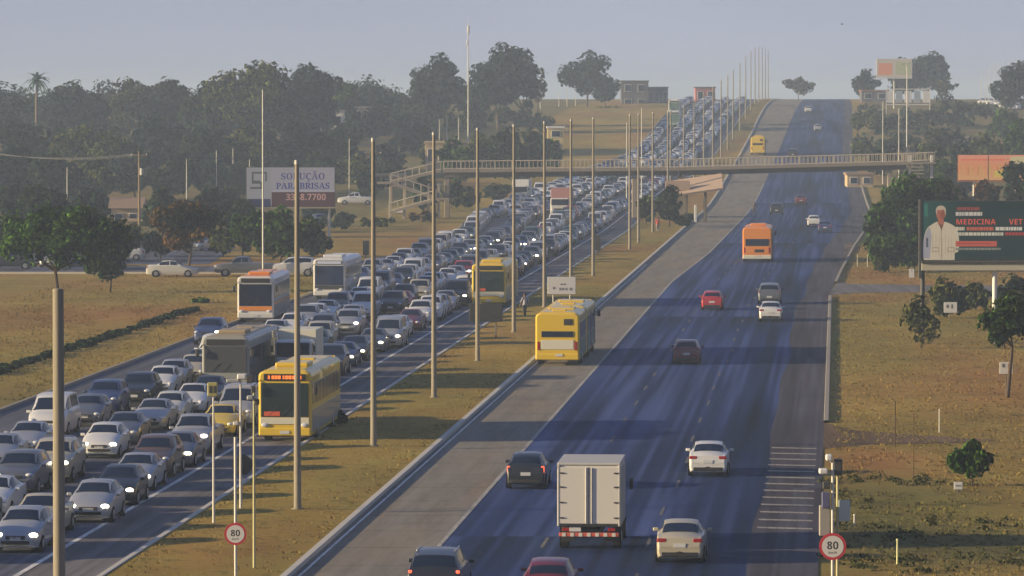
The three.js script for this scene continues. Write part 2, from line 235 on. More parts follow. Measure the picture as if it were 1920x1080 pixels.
function shell(k) {
  const nS = k.S.length - 1, g = patch(k, 0, nS, nS, 0, 16, 16, 0), caps = [];
  for (const u of [0, nS]) { const c = shellPoint(k, u, 8).lerp(shellPoint(k, u, 0), .5); c.x = 0; const pos = []; for (let v = 0; v < 16; v++) { const a = shellPoint(k, u, v), b = shellPoint(k, u, v + 1); pos.push(...c.toArray(), ...a.toArray(), ...b.toArray()); } const h = new THREE.BufferGeometry(); h.setAttribute('position', new THREE.Float32BufferAttribute(pos, 3)); caps.push(h); }
  const b = shellPoint(k, 3, 0), m = box(k.W * .9, .06, k.L * .92, 0, k.y0 + .02, 0);
  const gg = g.toNonIndexed(); gg.deleteAttribute('normal'); m.deleteAttribute('normal'); m.deleteAttribute('uv');
  return toCreasedNormals(mergeGeometries([gg, ...caps, m.toNonIndexed()]), .7);
}
const cache = {}, once = (k, f) => cache[k] ??= f();
const wheelGeo = (r, w) => once('w' + r + w, () => { const t = new THREE.CylinderGeometry(r, r, w, 16); t.rotateZ(Math.PI / 2); const a = new THREE.CylinderGeometry(r * 1.2, r * 1.2, w * .8, 16); a.rotateZ(Math.PI / 2); const h = new THREE.CylinderGeometry(r * .62, r * .62, w + .02, 12); h.rotateZ(Math.PI / 2); return { t: mergeGeometries([clean(t)]), a: clean(a), h }; });
function carGeo(kind) {
  return once('car' + kind, () => {
    const k = KIND[kind], nS = k.S.length, hl = k.L / 2, yl = k.S[2][1] - .03, big = kind === 'suv' || kind === 'van' || kind === 'pickup', yt = k.S[nS - 3][1];
    const G = { k, body: shell(k), windshield: patch(k, k.ws[0], k.ws[1] - .04, 3, 5.75, 10.25, 6), rear: patch(k, k.rw[0], k.rw[1], 3, 5.9, 10.1, 6), side: [] };
    for (const [a, b] of k.sw) for (const s of [0, 1]) G.side.push(s ? patch(k, a, b, 4, 11.75, 10.25, 2) : patch(k, a, b, 4, 4.25, 5.75, 2));
    const hx = k.W / 2 * .72; G.head = s => { const g = new THREE.SphereGeometry(1, 10, 7); g.scale(.17, .085, .16); g.rotateY(-s * .45); g.translate(s * hx, yl - .01, -hl + .16); return g; };
    G.tail = s => big || kind === 'hatchback' ? rbox(.13, .30, .16, .04, s * k.W / 2 * .85, yt - .16, hl - .12) : rbox(.34, .15, .14, .04, s * k.W / 2 * .73, yt - .12, hl - .09);
    G.grille = rbox(k.W * .42, .13, .1, .03, 0, yl - .09, -hl + .03); G.intake = rbox(k.W * .6, .14, .1, .03, 0, k.y0 + .17, -hl + .04);
    G.rbump = rbox(k.W * .74, .16, .1, .03, 0, k.y0 + .13, hl - .03); G.plateF = box(.4, .13, .03, 0, k.y0 + .30, -hl - .005); G.plateR = box(.42, .14, .03, 0, big ? .62 : .66, hl + .002);
    const mt = k.S[5]; G.mirror = s => rbox(.2, .13, .1, .04, s * (k.W / 2 + .09), mt[1] + .06, (mt[0] - .5) * k.L + .25);
    const wr = big ? .34 : .30; G.wr = wr; G.wz = [-hl + k.L * .19, hl - k.L * .19];
    G.rails = [-1, 1].map(s => rbox(.04, .05, k.L * .38, .02, s * k.W / 2 * .68, k.S[8][2] - .01, k.L * .12));
    return G;
  });
}
function wheels(t, W, wr, wz, sub, w = .22) {
  const g = wheelGeo(wr, w);
  for (const z of wz) for (const s of [-1, 1]) { const a = part('wheel', g.t, tyreMat, t); a.position.set(s * (W / 2 - w / 2 + .012), wr, z); if (sub) { part('rim', g.h, rimMat, a); part('wheel_arch', g.a, trimMat, a).position.x = -s * .03; } }
}
function buildCar(t, kind, colour, { lit, tail, rails, detail = 2, roof } = {}) {
  const G = carGeo(kind), { k } = G; part('body', G.body, paint(colour), t);
  part('windshield', G.windshield, glassMat, t); 
  if (detail > 1) { part('rear_window', G.rear, glassMat, t); for (const g of G.side) part('side_window', g, glassMat, t); }
  else for (const g of G.side) part('side_window', g, glassMat, t);
  for (const s of [-1, 1]) part('headlight', once('h' + kind + s, () => G.head(s)), lit && rnd() < .68 ? lampOn : lampOff, t);
  part('grille', once('g' + kind, () => mergeGeometries([clean(G.grille), clean(G.intake)])), trimMat, t);
  if (detail > 1) {
    for (const s of [-1, 1]) { part('tail_light', once('t' + kind + s, () => G.tail(s)), tail ? tailOn : tailMat, t); part('mirror', once('m' + kind + s, () => G.mirror(s)), paint(colour), t); }
    part('front_plate', G.plateF, plateMat, t); part('rear_plate', G.plateR, plateMat, t); part('rear_bumper', G.rbump, trimMat, t);
    wheels(t, k.W, G.wr, G.wz, true); if (rails) for (const r of G.rails) part('roof_rail', r, chrome, t);
  } else wheels(t, k.W, G.wr, G.wz, false);
  return t;
}
// one small merged car for the far queue: paint, glass and lamps as vertex colours
function farCar(kind, colour, lit) {
  return once('far' + kind + colour + lit, () => {
    const G = carGeo(kind), put = (g, c) => { g = clean(g.clone()); g.deleteAttribute('uv'); const n = g.attributes.position.count, a = new Float32Array(n * 3); for (let i = 0; i < n; i++) a.set(c, i * 3); g.setAttribute('color', new THREE.BufferAttribute(a, 3)); return g; };
    return mergeGeometries([put(G.body, PAINT[colour]), put(G.windshield, [.015, .02, .035]), ...G.side.map(g => put(g, [.015, .02, .035])), put(G.rear, [.015, .02, .035]), put(G.grille, [.02, .02, .02]), ...[-1, 1].map(s => { const h = G.head(s).clone(); h.translate(-s * G.k.W * .36, -G.k.S[2][1], G.k.L / 2); h.scale(1.5, 1.7, 1.3); h.translate(s * G.k.W * .36, G.k.S[2][1], -G.k.L / 2); return put(h, lit ? [.98, .97, .92] : [.5, .5, .5]); }), put(G.tail(-1), [.3, .02, .02]), put(G.tail(1), [.3, .02, .02]), put(box(G.k.W * .96, .3, G.k.L * .7, 0, .18, 0), [.015, .015, .015])]);
  });
}
const farMat = new THREE.MeshPhysicalMaterial({ vertexColors: true, color: 0xffffff, roughness: .35, clearcoat: .6 });
const KINDWORD = { hatchback: 'hatchback', sedan: 'saloon car', suv: 'SUV', van: 'van', pickup: 'pickup truck' };
const taken = [];                                    // [L, near D, far D]
function car(kind, colour, px, py, away, label, opt = {}) {
  const k = KIND[kind], L = opt.L ?? lat(px, py), D = out(py) + k.L / 2; taken.push([L, D - k.L / 2, D + k.L / 2]);
  const p = road(L, D, .022), t = thing(kind === 'van' ? 'passenger_van' : kind === 'pickup' ? 'pickup_truck' : 'car', label, kind === 'van' ? 'van' : kind === 'pickup' ? 'pickup truck' : 'car', p.toArray(), away ? YAW : YAW + Math.PI, away ? 'vehicles driving away on the highway' : 'cars queueing on the oncoming carriageway');
  t.rotation.order = 'YXZ'; const sl = (gY(D + 3) - gY(D - 3)) / 6; t.rotation.x = away ? Math.atan(sl) : -Math.atan(sl);
  t.scale.setScalar(away ? .94 : .97); return buildCar(t, kind, colour, opt);
}
// buses: body along z, front at -z
function busShell(W, H, L, y0, rf = .28) {
  const s = new THREE.Shape(), w = W / 2, r = rf; s.moveTo(-w + .08, y0); s.lineTo(w - .08, y0); s.quadraticCurveTo(w, y0, w, y0 + .1); s.lineTo(w, H - r); s.quadraticCurveTo(w, H, w - r * 1.3, H); s.lineTo(-w + r * 1.3, H); s.quadraticCurveTo(-w, H, -w, H - r); s.lineTo(-w, y0 + .1); s.quadraticCurveTo(-w, y0, -w + .08, y0);
  const g = new THREE.ExtrudeGeometry(s, { depth: L - .3, bevelEnabled: true, bevelThickness: .15, bevelSize: .1, bevelOffset: -.1, bevelSegments: 3, curveSegments: 6 }); g.translate(0, 0, -(L - .3) / 2); return g;
}
const ledMat = (text, on) => new THREE.MeshStandardMaterial({ color: 0x111111, emissive: 0xffffff, emissiveIntensity: on, roughness: .4, emissiveMap: canvasTex(256, 40, (c, w, h) => { c.fillStyle = '#180400'; c.fillRect(0, 0, w, h); c.fillStyle = '#ff7a30'; for (const [x, ww] of text) { c.fillRect(x, 6, ww, 28); c.clearRect(x + ww * .35, 14, ww * .3, 12); } }) });
function bus(name, label, D, L, away, o) {
  const { len = 12, W = 2.5, H = 3.2, body, roof = body, lower = body, band, side = body, led, art } = o, y0 = .32;
  taken.push([L, D, D + len]);
  const t = thing(name, label, 'bus', road(L, D + len / 2, .022).toArray(), (away ? YAW : YAW + Math.PI) + (o.turn ?? 0), 'buses on the highway'); const hl = len / 2;
  const secs = art ? [[-hl, -hl + len * .55], [-hl + len * .60, hl]] : [[-hl, hl]];
  for (const [a, b] of secs) {
    const z = (a + b) / 2, l = b - a, g = busShell(W, H, l, y0); g.translate(0, 0, z); part('body', g, body, t);
    const rg = busShell(W - .5, H + .05, l - .5, H - .2, .2); rg.translate(0, 0, z); part('roof', rg, roof, t);
    for (const s of [-1, 1]) {
      const n = Math.max(3, Math.round(l / 1.55)), pw = (l - .9) / n;
      if (side !== body) part('side_panel', rbox(.02, 1.0, l - .6, .008, s * (W / 2 + .004), .98, z), side, t);
      if (band) part('stripe', rbox(.02, .22, l - .5, .008, s * (W / 2 + .006), 1.32, z), band, t);
      for (let i = 0; i < n; i++) { const zz = a + .45 + pw * (i + .5); part('side_window', rbox(.03, .95, pw - .14, .012, s * (W / 2 + .004), H - 1.05, zz), o.sideGlass ?? glassMat, t); }
      if (s > 0 && !art || s > 0 && a < 0) for (const zz of [a + 1.1, (a + b) / 2 + .3]) { const d = part('door', rbox(.03, 2.1, 1.05, .012, s * (W / 2 + .010), 1.5, zz), trimMat, t); part('door_glass', box(.02, 1.7, .42, s * (W / 2 + .022), 1.6, zz - .25), glassMat, d); part('door_glass', box(.02, 1.7, .42, s * (W / 2 + .022), 1.6, zz + .25), glassMat, d); }
    }
    part('roof_hatch', rbox(.8, .10, .8, .03, 0, H + .08, z + l * .2), roof, t); part('air_unit', rbox(1.5, art ? .1 : .2, 2.0, art ? .04 : .07, 0, H + (art ? .08 : .13), z - l * .2), roof, t);
  }
  if (art) part('bellows', Array.from({ length: 7 }, (_, i) => rbox(W - (i % 2 ? .25 : .1), H - .5, len * .05 / 7 + .02, .02, 0, H / 2 + .15, -hl + len * (.553 + .05 * (i / 7)))), trimMat, t);
  const zf = -hl - .005, ws = part('windshield', rbox(W - .26, H * .47, .04, .015, 0, H * .60, zf - .008), o.frontGlass ?? glassMat, t);
  if (o.card) part('route_card', box(.72, .2, .02, W * .24, H * .41, zf - .035), o.card, t);
  for (const x of [.1, .7]) part('wiper', limb(V(x, H * .38, zf - .04), V(x - .4, H * .52, zf - .04), .012, .012, 5), trimMat, t);
  const ds = part('destination_sign', rbox(W - .5, .3, .04, .012, 0, H - .28, zf - .03), trimMat, t); if (led) { const pg = new THREE.PlaneGeometry(W - .62, .22); pg.rotateY(Math.PI); pg.translate(0, H - .28, zf - .055); part('lettering', pg, led, ds); }
  part('front_panel', rbox(W - .2, .30, .05, .02, 0, H * .31, zf - .01), o.nose ?? lower, t); part('bumper', rbox(W - .06, .36, .16, .06, 0, .52, zf + .02), lower, t); part('bumper', rbox(W - .06, .36, .16, .06, 0, .52, hl - .01), lower, t);
  for (const s of [-1, 1]) { const g = new THREE.SphereGeometry(1, 10, 8); g.scale(.17, .10, .05); g.translate(s * (W / 2 - .3), .82, zf - .03); part('headlight', g, o.lit ? lampOn : lampOff, t); const m = part('mirror', rbox(.2, .38, .12, .05, s * (W / 2 + .2), H - .85, zf - .2), trimMat, t); part('mirror_arm', limb(V(s * (W / 2 - .1), H - .4, zf), V(s * (W / 2 + .2), H - .68, zf - .2), .02, .02, 5), trimMat, m); }
  part('front_plate', box(.42, .14, .02, 0, .5, zf - .075), plateMat, t); part('rear_plate', box(.42, .14, .02, .1, .62, hl + .085), plateMat, t);
  // back
  if (o.rearSlit) { part('rear_window', rbox(W * .72, .34, .04, .015, 0, H * .60, hl + .012), glassMat, t); part('vent_grille', rbox(.5, .36, .03, .012, .62, H * .83, hl + .012), trimMat, t); part('engine_cover', rbox(W * .74, .55, .04, .015, 0, 1.22, hl + .012), o.cover ?? body, t); }
  else { part('rear_window', rbox(W * .8, .66, .04, .015, 0, H * .58, hl + .012), glassMat, t); part('engine_cover', rbox(W * .78, .6, .04, .015, 0, 1.15, hl + .012), o.cover ?? body, t); part('vent_grille', rbox(.9, .28, .02, .008, .2, 1.1, hl + .04), trimMat, t); }
  for (const s of [-1, 1]) { part('tail_light', rbox(.16, .5, .04, .015, s * (W / 2 - .2), 1.15, hl + .012), tailMat, t); }
  wheels(t, W, .48, art ? [-hl + 2.4, -hl + len * .45, hl - 2.6] : [-hl + 2.5, hl - 3.2], true, .3);
  return t;
}
const busYellow = new THREE.MeshPhysicalMaterial({ color: lin(.68, .47, .028), roughness: .4, clearcoat: .5 }), busWhite = new THREE.MeshPhysicalMaterial({ color: lin(.6, .6, .58), roughness: .4, clearcoat: .5 }), busOrange = new THREE.MeshPhysicalMaterial({ color: lin(.72, .25, .035), roughness: .4, clearcoat: .5 }), busTan = new THREE.MeshPhysicalMaterial({ color: lin(.34, .27, .16), roughness: .5 }), busGrey = new THREE.MeshPhysicalMaterial({ color: lin(.26, .27, .25), roughness: .5, clearcoat: .4 }), busGreen = std([.09, .16, .13], .5), busDark = std([.05, .055, .06], .5), cream = std([.62, .60, .48], .5), cardRed = new THREE.MeshStandardMaterial({ color: lin(.6, .1, .04), roughness: .6 });
const tealGlass = new THREE.MeshPhysicalMaterial({ color: lin(.02, .035, .035), roughness: .12, clearcoat: 1 }), blueGlass = new THREE.MeshPhysicalMaterial({ color: lin(.02, .035, .09), roughness: .12, clearcoat: 1 });
bus('city_bus', 'yellow city bus with orange route display, nearest oncoming bus on the shoulder', 203, -24.65, false, { body: busYellow, lower: busYellow, nose: cream, side: busGrey, frontGlass: tealGlass, led: ledMat([[20, 12], [44, 16], [64, 18], [86, 16], [116, 10], [132, 18], [154, 18], [178, 14], [198, 18], [222, 14]], 1.1), card: cardRed, lit: false, W: 2.4, H: 3.25 });
bus('city_bus', 'yellow city bus coming along the shoulder behind the dark board sign', 334, -25.5, false, { body: busYellow, lower: busYellow, nose: cream, side: busGrey, frontGlass: tealGlass, card: cardRed, len: 13, lit: false, led: null });
bus('articulated_bus', 'long yellow articulated bus seen from behind in the concrete bus lane', 261.5, -16.0, true, { body: busYellow, lower: busYellow, side: busGreen, rearSlit: true, art: true, len: 17.5, H: 3.05, cover: cream, W: 2.55 });
bus('city_bus', 'white bus with an orange stripe and brown roof nearest the grass verge', 311, -39.95, false, { body: busWhite, roof: busOrange, lower: busWhite, nose: busOrange, side: busGrey, band: busOrange, len: 12.5, H: 3.2, turn: .03 });
bus('city_bus', 'grey bus with a flat tan roof beside the beige hatchback', 237.5, -31.95, false, { body: busGrey, roof: busTan, lower: busGrey, nose: busGrey, side: busDark, len: 12, H: 2.95, frontGlass: busDark });
bus('city_bus', 'white bus with a wide blue windscreen in the middle of the queue', 346, -38.6, false, { body: busWhite, lower: busWhite, nose: busDark, frontGlass: blueGlass, len: 12, H: 3.15, led: new THREE.MeshStandardMaterial({ color: lin(.5, .55, .7), roughness: .5 }), W: 2.45 });
bus('city_bus', 'orange bus driving away on the highway ahead of the red cars', 424, -7.25, true, { body: busOrange, lower: cream, side: busOrange, len: 11, H: 3.25, W: 2.72, cover: busOrange });
bus('city_bus', 'small far yellow bus climbing the hill beyond the footbridge', 800, -13.6, true, { body: busYellow, lower: busYellow, len: 12, H: 3.1, rearSlit: true });
for (const [px, py, lab] of [[1263, 240, 'white and green bus heading the queue on the left of the hill'], [1264, 216, 'pale bus just below the crest of the hill']]) { const D = out(py); bus('city_bus', lab, D, lat(px, py), false, { body: busWhite, lower: busGreen, len: 11, H: 3.1, frontGlass: busGreen }); }
// box truck, seen from behind
{
  const D = 154.8, L = lat(1103, 1040), t = thing('box_truck', 'white box truck with double rear doors and red striped bumper bar', 'truck', road(L, D + 3.55, .022).toArray(), YAW, 'vehicles driving away on the highway'); taken.push([L, D, D + 7.8]);
  const wht = new THREE.MeshStandardMaterial({ color: lin(.60, .58, .53), roughness: .55 }), whtD = std([.45, .44, .41], .6), red = std([.55, .10, .06], .5), ribs = [];
  for (let i = 0; i < 7; i++) for (const s of [-1, 1]) ribs.push(rbox(.03, 2.05, .09, .01, s * 1.135, 1.9, .2 + i * .58));
  part('cargo_box', rbox(2.22, 2.2, 3.9, .04, 0, 2.0, 1.9), wht, t); part('side_rib', ribs, whtD, t);
  part('roof_cap', rbox(2.28, .09, 3.98, .03, 0, 3.12, 1.9), whtD, t);
  for (const s of [-1, 1]) {
    const d = part('cargo_door', rbox(1.04, 2.02, .05, .015, s * .545, 2.0, 3.865), wht, t);
    part('lock_bar', cyl(.022, .022, 1.98, 8, s * .10, 1.01, 3.91), whtD, d);
    for (const y of [1.2, 1.75, 2.3, 2.8]) part('hinge', rbox(.16, .05, .03, .01, s * .98, y, 3.905), trimMat, d);
    part('corner_post', rbox(.07, 2.2, .08, .015, s * 1.095, 2.0, 3.86), whtD, t);
    part('tail_light', rbox(.26, .12, .05, .02, s * .82, .78, 3.80), tailMat, t); part('mudflap', rbox(.5, .4, .02, .008, s * .78, .5, 3.35), trimMat, t);
  }
  part('centre_seal', rbox(.05, 2.02, .04, .01, 0, 2.0, 3.88), std([.28, .26, .22], .8), t);
  part('rear_sill', rbox(2.2, .1, .1, .02, 0, .93, 3.84), trimMat, t);
  const bar = part('bumper_bar', rbox(2.15, .14, .08, .02, 0, .60, 3.85), red, t); for (let i = 0; i < 7; i++) part('white_stripe', box(.13, .13, .012, -.9 + i * .3, .60, 3.895), wht, bar);
  part('number_plate', box(.42, .14, .02, -.5, .78, 3.83), plateMat, t); part('chassis', rbox(.9, .22, 5.4, .03, 0, .68, 1.0), trimMat, t);
  part('cab', rbox(2.0, 1.75, 1.75, .15, 0, 1.45, -1.1), wht, t); part('windshield', rbox(1.75, .75, .04, .015, 0, 1.85, -1.98), glassMat, t);
  for (const s of [-1, 1]) part('mirror', rbox(.14, .42, .12, .04, s * 1.28, 1.95, -1.75), trimMat, t);
  t.scale.set(.95, .96, .95); wheels(t, 2.2, .42, [-1.0, 2.4], true, .3);
}
// small trucks in the queue
function cabTruck(label, D, L, boxMat, cabMat, H, len, W = 2.1) {
  const t = thing('cab_truck', label, 'truck', road(L, D + len / 2, .022).toArray(), YAW + Math.PI, 'trucks in the queue'), hl = len / 2; taken.push([L, D, D + len]);
  part('cab', rbox(W, 1.9, 1.8, .16, 0, 1.42, -hl + .9), cabMat, t); part('windshield', rbox(W - .2, .78, .04, .015, 0, 1.85, -hl - .005), glassMat, t);
  part('cargo_box', rbox(W + .1, H - .8, len - 2, .04, 0, .8 + (H - .8) / 2, 1), boxMat, t); part('bumper', rbox(W, .3, .15, .05, 0, .55, -hl - .02), cabMat, t);
  part('grille', rbox(W * .6, .2, .04, .015, 0, .95, -hl - .01), trimMat, t);
  for (const s of [-1, 1]) { const g = new THREE.SphereGeometry(1, 10, 8); g.scale(.16, .1, .05); g.translate(s * (W / 2 - .28), .9, -hl - .02); part('headlight', g, lampOff, t); part('mirror', rbox(.12, .36, .1, .04, s * (W / 2 + .15), 1.9, -hl + .1), trimMat, t); part('side_window', rbox(.03, .6, .8, .012, s * (W / 2 + .002), 1.85, -hl + .75), glassMat, t); }
  wheels(t, W, .4, [-hl + 1.1, hl - 1.5], true, .28); return t;
}
cabTruck('small cream lorry with a square cab behind the nearest yellow bus', 245, -29.3, cream, busWhite, 2.85, 5.4, 2.0);
cabTruck('white lorry with a dull reddish container near the footbridge', 585, -35.5, std([.36, .17, .16], .6), busWhite, 3.6, 9, 2.4);
cabTruck('tall white lorry at the left edge of the queue', 640, -44.5, busWhite, busWhite, 3.2, 7.5, 2.3);
// vehicles driving away
car('suv', 'black', 812, 1137, true, 'black SUV with silver roof rails and glowing tail lights, nearest the camera', { tail: true, rails: true });
car('hatchback', 'maroon', 1026, 1145, true, 'maroon hatchback cut off by the lower edge, beside the white truck');
car('hatchback', 'black', 985, 921, true, 'black hatchback with a white rear plate just ahead of the white truck', { tail: true });
car('sedan', 'white', 1328, 897, true, 'clean white saloon car alone in the rightmost lane');
car('sedan', 'beige', 1275, 1062, true, 'champagne saloon car beside the white truck');
car('hatchback', 'maroon', 1287, 685, true, 'dark red hatchback in the middle of the highway');
car('hatchback', 'red', 1335, 583, true, 'bright red hatchback ahead of the dark red one');
car('sedan', 'white', 1445, 604, true, 'white saloon car following a grey SUV');
car('suv', 'grey', 1443, 572, true, 'grey SUV just ahead of the white saloon car', {});
car('suv', 'black', 1456, 403, true, 'small dark car on the highway near the footbridge', {});
car('sedan', 'maroon', 1502, 384, true, 'far maroon car almost under the footbridge');
car('hatchback', 'white', 1526, 426, true, 'far white hatchback in the curve before the footbridge');
car('sedan', 'blue', 1547, 437, true, 'far dark blue saloon beside the white hatchback');
car('suv', 'black', 1486, 296, true, 'dark car beyond the footbridge railing');
car('sedan', 'white', 1515, 211, true, 'white car near the top of the hill road');
car('hatchback', 'silver', 1533, 246, true, 'silver speck of a car halfway up the hill road');
// queue, nearest cars one by one
const Q = [
  [25, 1042, 'hatchback', 'silver', 1, 'silver hatchback at the lower corner, nearest of the queue'], [92, 1003, 'sedan', 'green', 0, 'dark green saloon car half hidden by the thick near pole', -31.2],
  [162, 985, 'hatchback', 'silver', 1, 'tall silver hatchback with bright headlights beside the thick near pole'], [210, 953, 'hatchback', 'black', 1, 'black hatchback directly behind the tall silver hatchback'], [243, 925, 'sedan', 'silver', 1, 'silver saloon car two places behind the tall silver hatchback'],
  [278, 900, 'suv', 'brown', 1, 'brown SUV with a strong yellow headlight in the lane by the shoulder'], [322, 880, 'sedan', 'grey', 1, 'dark grey saloon car behind the brown SUV'], [352, 857, 'pickup', 'silver', 1, 'silver pickup truck with a lit headlight beside the shoulder line'],
  [20, 933, 'suv', 'grey', 1, 'grey SUV at the picture edge beside the thick near pole'], [38, 858, 'sedan', 'silver', 1, 'silver saloon car with lit lamps at the picture edge'], [92, 888, 'sedan', 'black', 0, 'black saloon car half behind the thick near pole'],
  [183, 863, 'hatchback', 'white', 1, 'white hatchback with a black grille in the second lane'], [222, 838, 'sedan', 'grey', 0, 'grey saloon car directly behind the white black-grilled hatchback'], [96, 822, 'van', 'white', 0, 'white van with a tall roof behind the thick near pole', -36.0],
  [155, 803, 'hatchback', 'grey', 0, 'grey hatchback beside the tall white van'], [186, 781, 'suv', 'blue', 0, 'dark blue SUV behind the grey hatchback'], [247, 810, 'sedan', 'silver', 0, 'silver saloon car between the grey saloon and the pearl hatchback', -31.9],
  [250, 765, 'suv', 'black', 0, 'black SUV behind the dark blue SUV', -35.1], [309, 797, 'hatchback', 'pearl', 0, 'pearl white hatchback with a dark lower grille in mid queue'], [352, 778, 'sedan', 'white', 0, 'white saloon car behind the pearl hatchback'],
  [296, 743, 'hatchback', 'white', 0, 'white hatchback alone beside the empty kerb lane'], [355, 719, 'hatchback', 'beige', 1, 'beige hatchback beside the tan roofed bus'], [392, 822, 'sedan', 'yellow', 1, 'yellowish saloon car with dazzling headlights beside the yellow bus', -28.2],
  [420, 762, 'sedan', 'black', 1, 'black saloon car directly in front of the tan roofed bus', -31.7], [378, 648, 'suv', 'blue', 1, 'dark SUV with lit lamp in the kerb lane in front of the striped bus', -39.3], [447, 782, 'hatchback', 'grey', 1, 'grey hatchback behind the camera masts', -28.1],
  [638, 690, 'sedan', 'blue', 1, 'dark blue saloon car with lit lamps just behind the nearest yellow bus', -28.4], [672, 662, 'sedan', 'grey', 1, 'grey saloon car with a lit lamp beside the second lamp post', -28.2], [702, 655, 'van', 'silver', 1, 'silver people carrier hidden behind the second lamp post', -27.6], [740, 634, 'sedan', 'white', 0, 'white saloon car with a dark plate just past the second lamp post'], [765, 622, 'sedan', 'maroon', 1, 'maroon saloon car behind the white saloon with dark plate'],
  [678, 600, 'van', 'white', 0, 'white panel van with a ribbed roof in mid queue'], [655, 614, 'hatchback', 'silver', 1, 'silver hatchback in front of the white panel van'], [785, 610, 'suv', 'white', 1, 'white SUV beside the third lamp post'], [600, 640, 'suv', 'grey', 1, 'grey SUV with a bright lamp behind the cream lorry'],
];
for (const [px, py, k, c, lit, lab, L] of Q) car(k, c, px, py, false, lab, { lit: !!lit, L });
// the rest of the queue, lane by lane
const LANES = [[-28.1, 'lane beside the shoulder'], [-31.6, 'second lane'], [-35.3, 'third lane'], [-39.1, 'kerb lane']];
const POST_D = [115.8, 169, 199.4, 231.8, 264, 296, 331, 360, 388.5, 457, 477, 514, 560, 600]; for (let D = 640; D < 1300; D += D < 850 ? 36 : 50) POST_D.push(D);
const ORD = 'zeroth first second third fourth fifth sixth seventh eighth ninth tenth eleventh twelfth thirteenth fourteenth fifteenth sixteenth seventeenth eighteenth nineteenth twentieth twenty-first twenty-second twenty-third twenty-fourth twenty-fifth twenty-sixth twenty-seventh twenty-eighth twenty-ninth thirtieth thirty-first thirty-second thirty-third thirty-fourth thirty-fifth thirty-sixth thirty-seventh thirty-eighth thirty-ninth fortieth'.split(' ');
{
  let made = 0; const stuff = [], all = [];
  LANES.forEach(([L0, lane], li) => {
    let D = [150, 150, 160, 372][li]; const counts = {};
    while (D < 1130) {
      const kind = pick(['hatchback', 'hatchback', 'sedan', 'sedan', 'suv', 'suv', 'van', 'pickup']), k = KIND[kind], colour = pick(['white', 'white', 'silver', 'silver', 'silver', 'grey', 'black', 'black', 'blue', 'silver', 'grey', rnd() < .3 ? 'red' : 'white', 'beige', 'green', 'white', 'black']), lit = rnd() < .4;
      const span = leftKerb(D) - leftKerb(300), base = edgeLine(D) - edgeLine(300), L = L0 + (li === 3 ? span : li === 2 ? base + (span - base) * .6 : li === 1 ? base + (span - base) * .3 : base) + rr(-.25, .25);
      const hit = taken.find(q => Math.abs(q[0] - L) < 1.9 && q[1] - 1.0 < D + k.L && q[2] + 1.0 > D);
      if (hit) { D = Math.max(D + .5, hit[2] + 1.2); continue; }
      all.push({ kind, k, colour, lit, L, D, lane, li, counts }); D += k.L + rr(1.3, 3.4);
    }
  });
  // wide part of the road before the footbridge: two extra lanes
  for (const f of [.5, 1]) { const counts = {}; for (let D = 570 + f * 8; D < 690; D += rr(6.5, 9.5)) { const L = leftKerb(D) + 1.6 + (f - .5) * 6.6, kind = pick(['hatchback', 'sedan', 'suv']); if (!taken.find(q => Math.abs(q[0] - L) < 2 && q[1] - 1 < D + 4.5 && q[2] + 1 > D) && !all.find(q => Math.abs(q.L - L) < 1.9 && Math.abs(q.D - D) < 5.4)) all.push({ kind, k: KIND[kind], colour: pick(['white', 'silver', 'grey', 'black']), lit: rnd() < .4, L, D, lane: f < .7 ? 'far extra lane' : 'near extra lane', li: 4, counts }); } }
  all.sort((a, b) => a.D - b.D);
  for (const c of all) { if (c.D > 640 && rnd() < .35) c.colour = 'white';
    const pi = Math.max(0, POST_D.filter(d => d < c.D).length - 1), key = pi; c.counts[key] = (c.counts[key] ?? 0) + 1; const n = c.counts[key];
    if (made >= 255) { stuff.push(c); continue; } made++;
    const label = `${c.colour}${c.lit ? ' lit' : ''} ${KINDWORD[c.kind]} in the ${c.lane}, ${ORD[n]} past lamp post ${ORD[pi + 1]}`;
    const Dc = c.D + c.k.L / 2, p = road(c.L, Dc, .022), nm = c.kind === 'van' ? 'passenger_van' : c.kind === 'pickup' ? 'pickup_truck' : 'car', cat = nm.replace('passenger_', '').replace('_', ' '), grp = 'cars queueing on the oncoming carriageway';
    const sl = Math.atan((gY(Dc + 3) - gY(Dc - 3)) / 6);
    let t; if (c.D < 470) { t = thing(nm, label, cat, p.toArray(), YAW + Math.PI + rr(-.02, .02), grp); buildCar(t, c.kind, c.colour, { lit: c.lit, detail: c.D < 330 ? 2 : 1 }); }
    else { t = part(nm, farCar(c.kind, c.colour, c.lit), farMat, scene); tag(t, label, cat, grp); t.position.copy(p); t.rotation.y = YAW + Math.PI; }
    t.rotation.order = 'YXZ'; t.rotation.x = -sl;
  }
  const gs = farCar('hatchback', 'white', false), im = new THREE.InstancedMesh(gs, farMat, stuff.length), m = new THREE.Object3D(); im.name = 'distant_traffic'; im.userData.kind = 'stuff';
  stuff.forEach((c, i) => { m.position.copy(road(c.L, c.D + 2, .022)); m.rotation.order = 'YXZ'; m.rotation.y = YAW + Math.PI; m.rotation.x = -Math.atan((gY(c.D + 3) - gY(c.D - 3)) / 6); m.updateMatrix(); im.setMatrixAt(i, m.matrix); im.setColorAt(i, lin(...PAINT[c.colour].map(v => v / .5))); }); scene.add(im);
  console.log('queue', all.length, 'own', made, 'stuff', stuff.length);
}
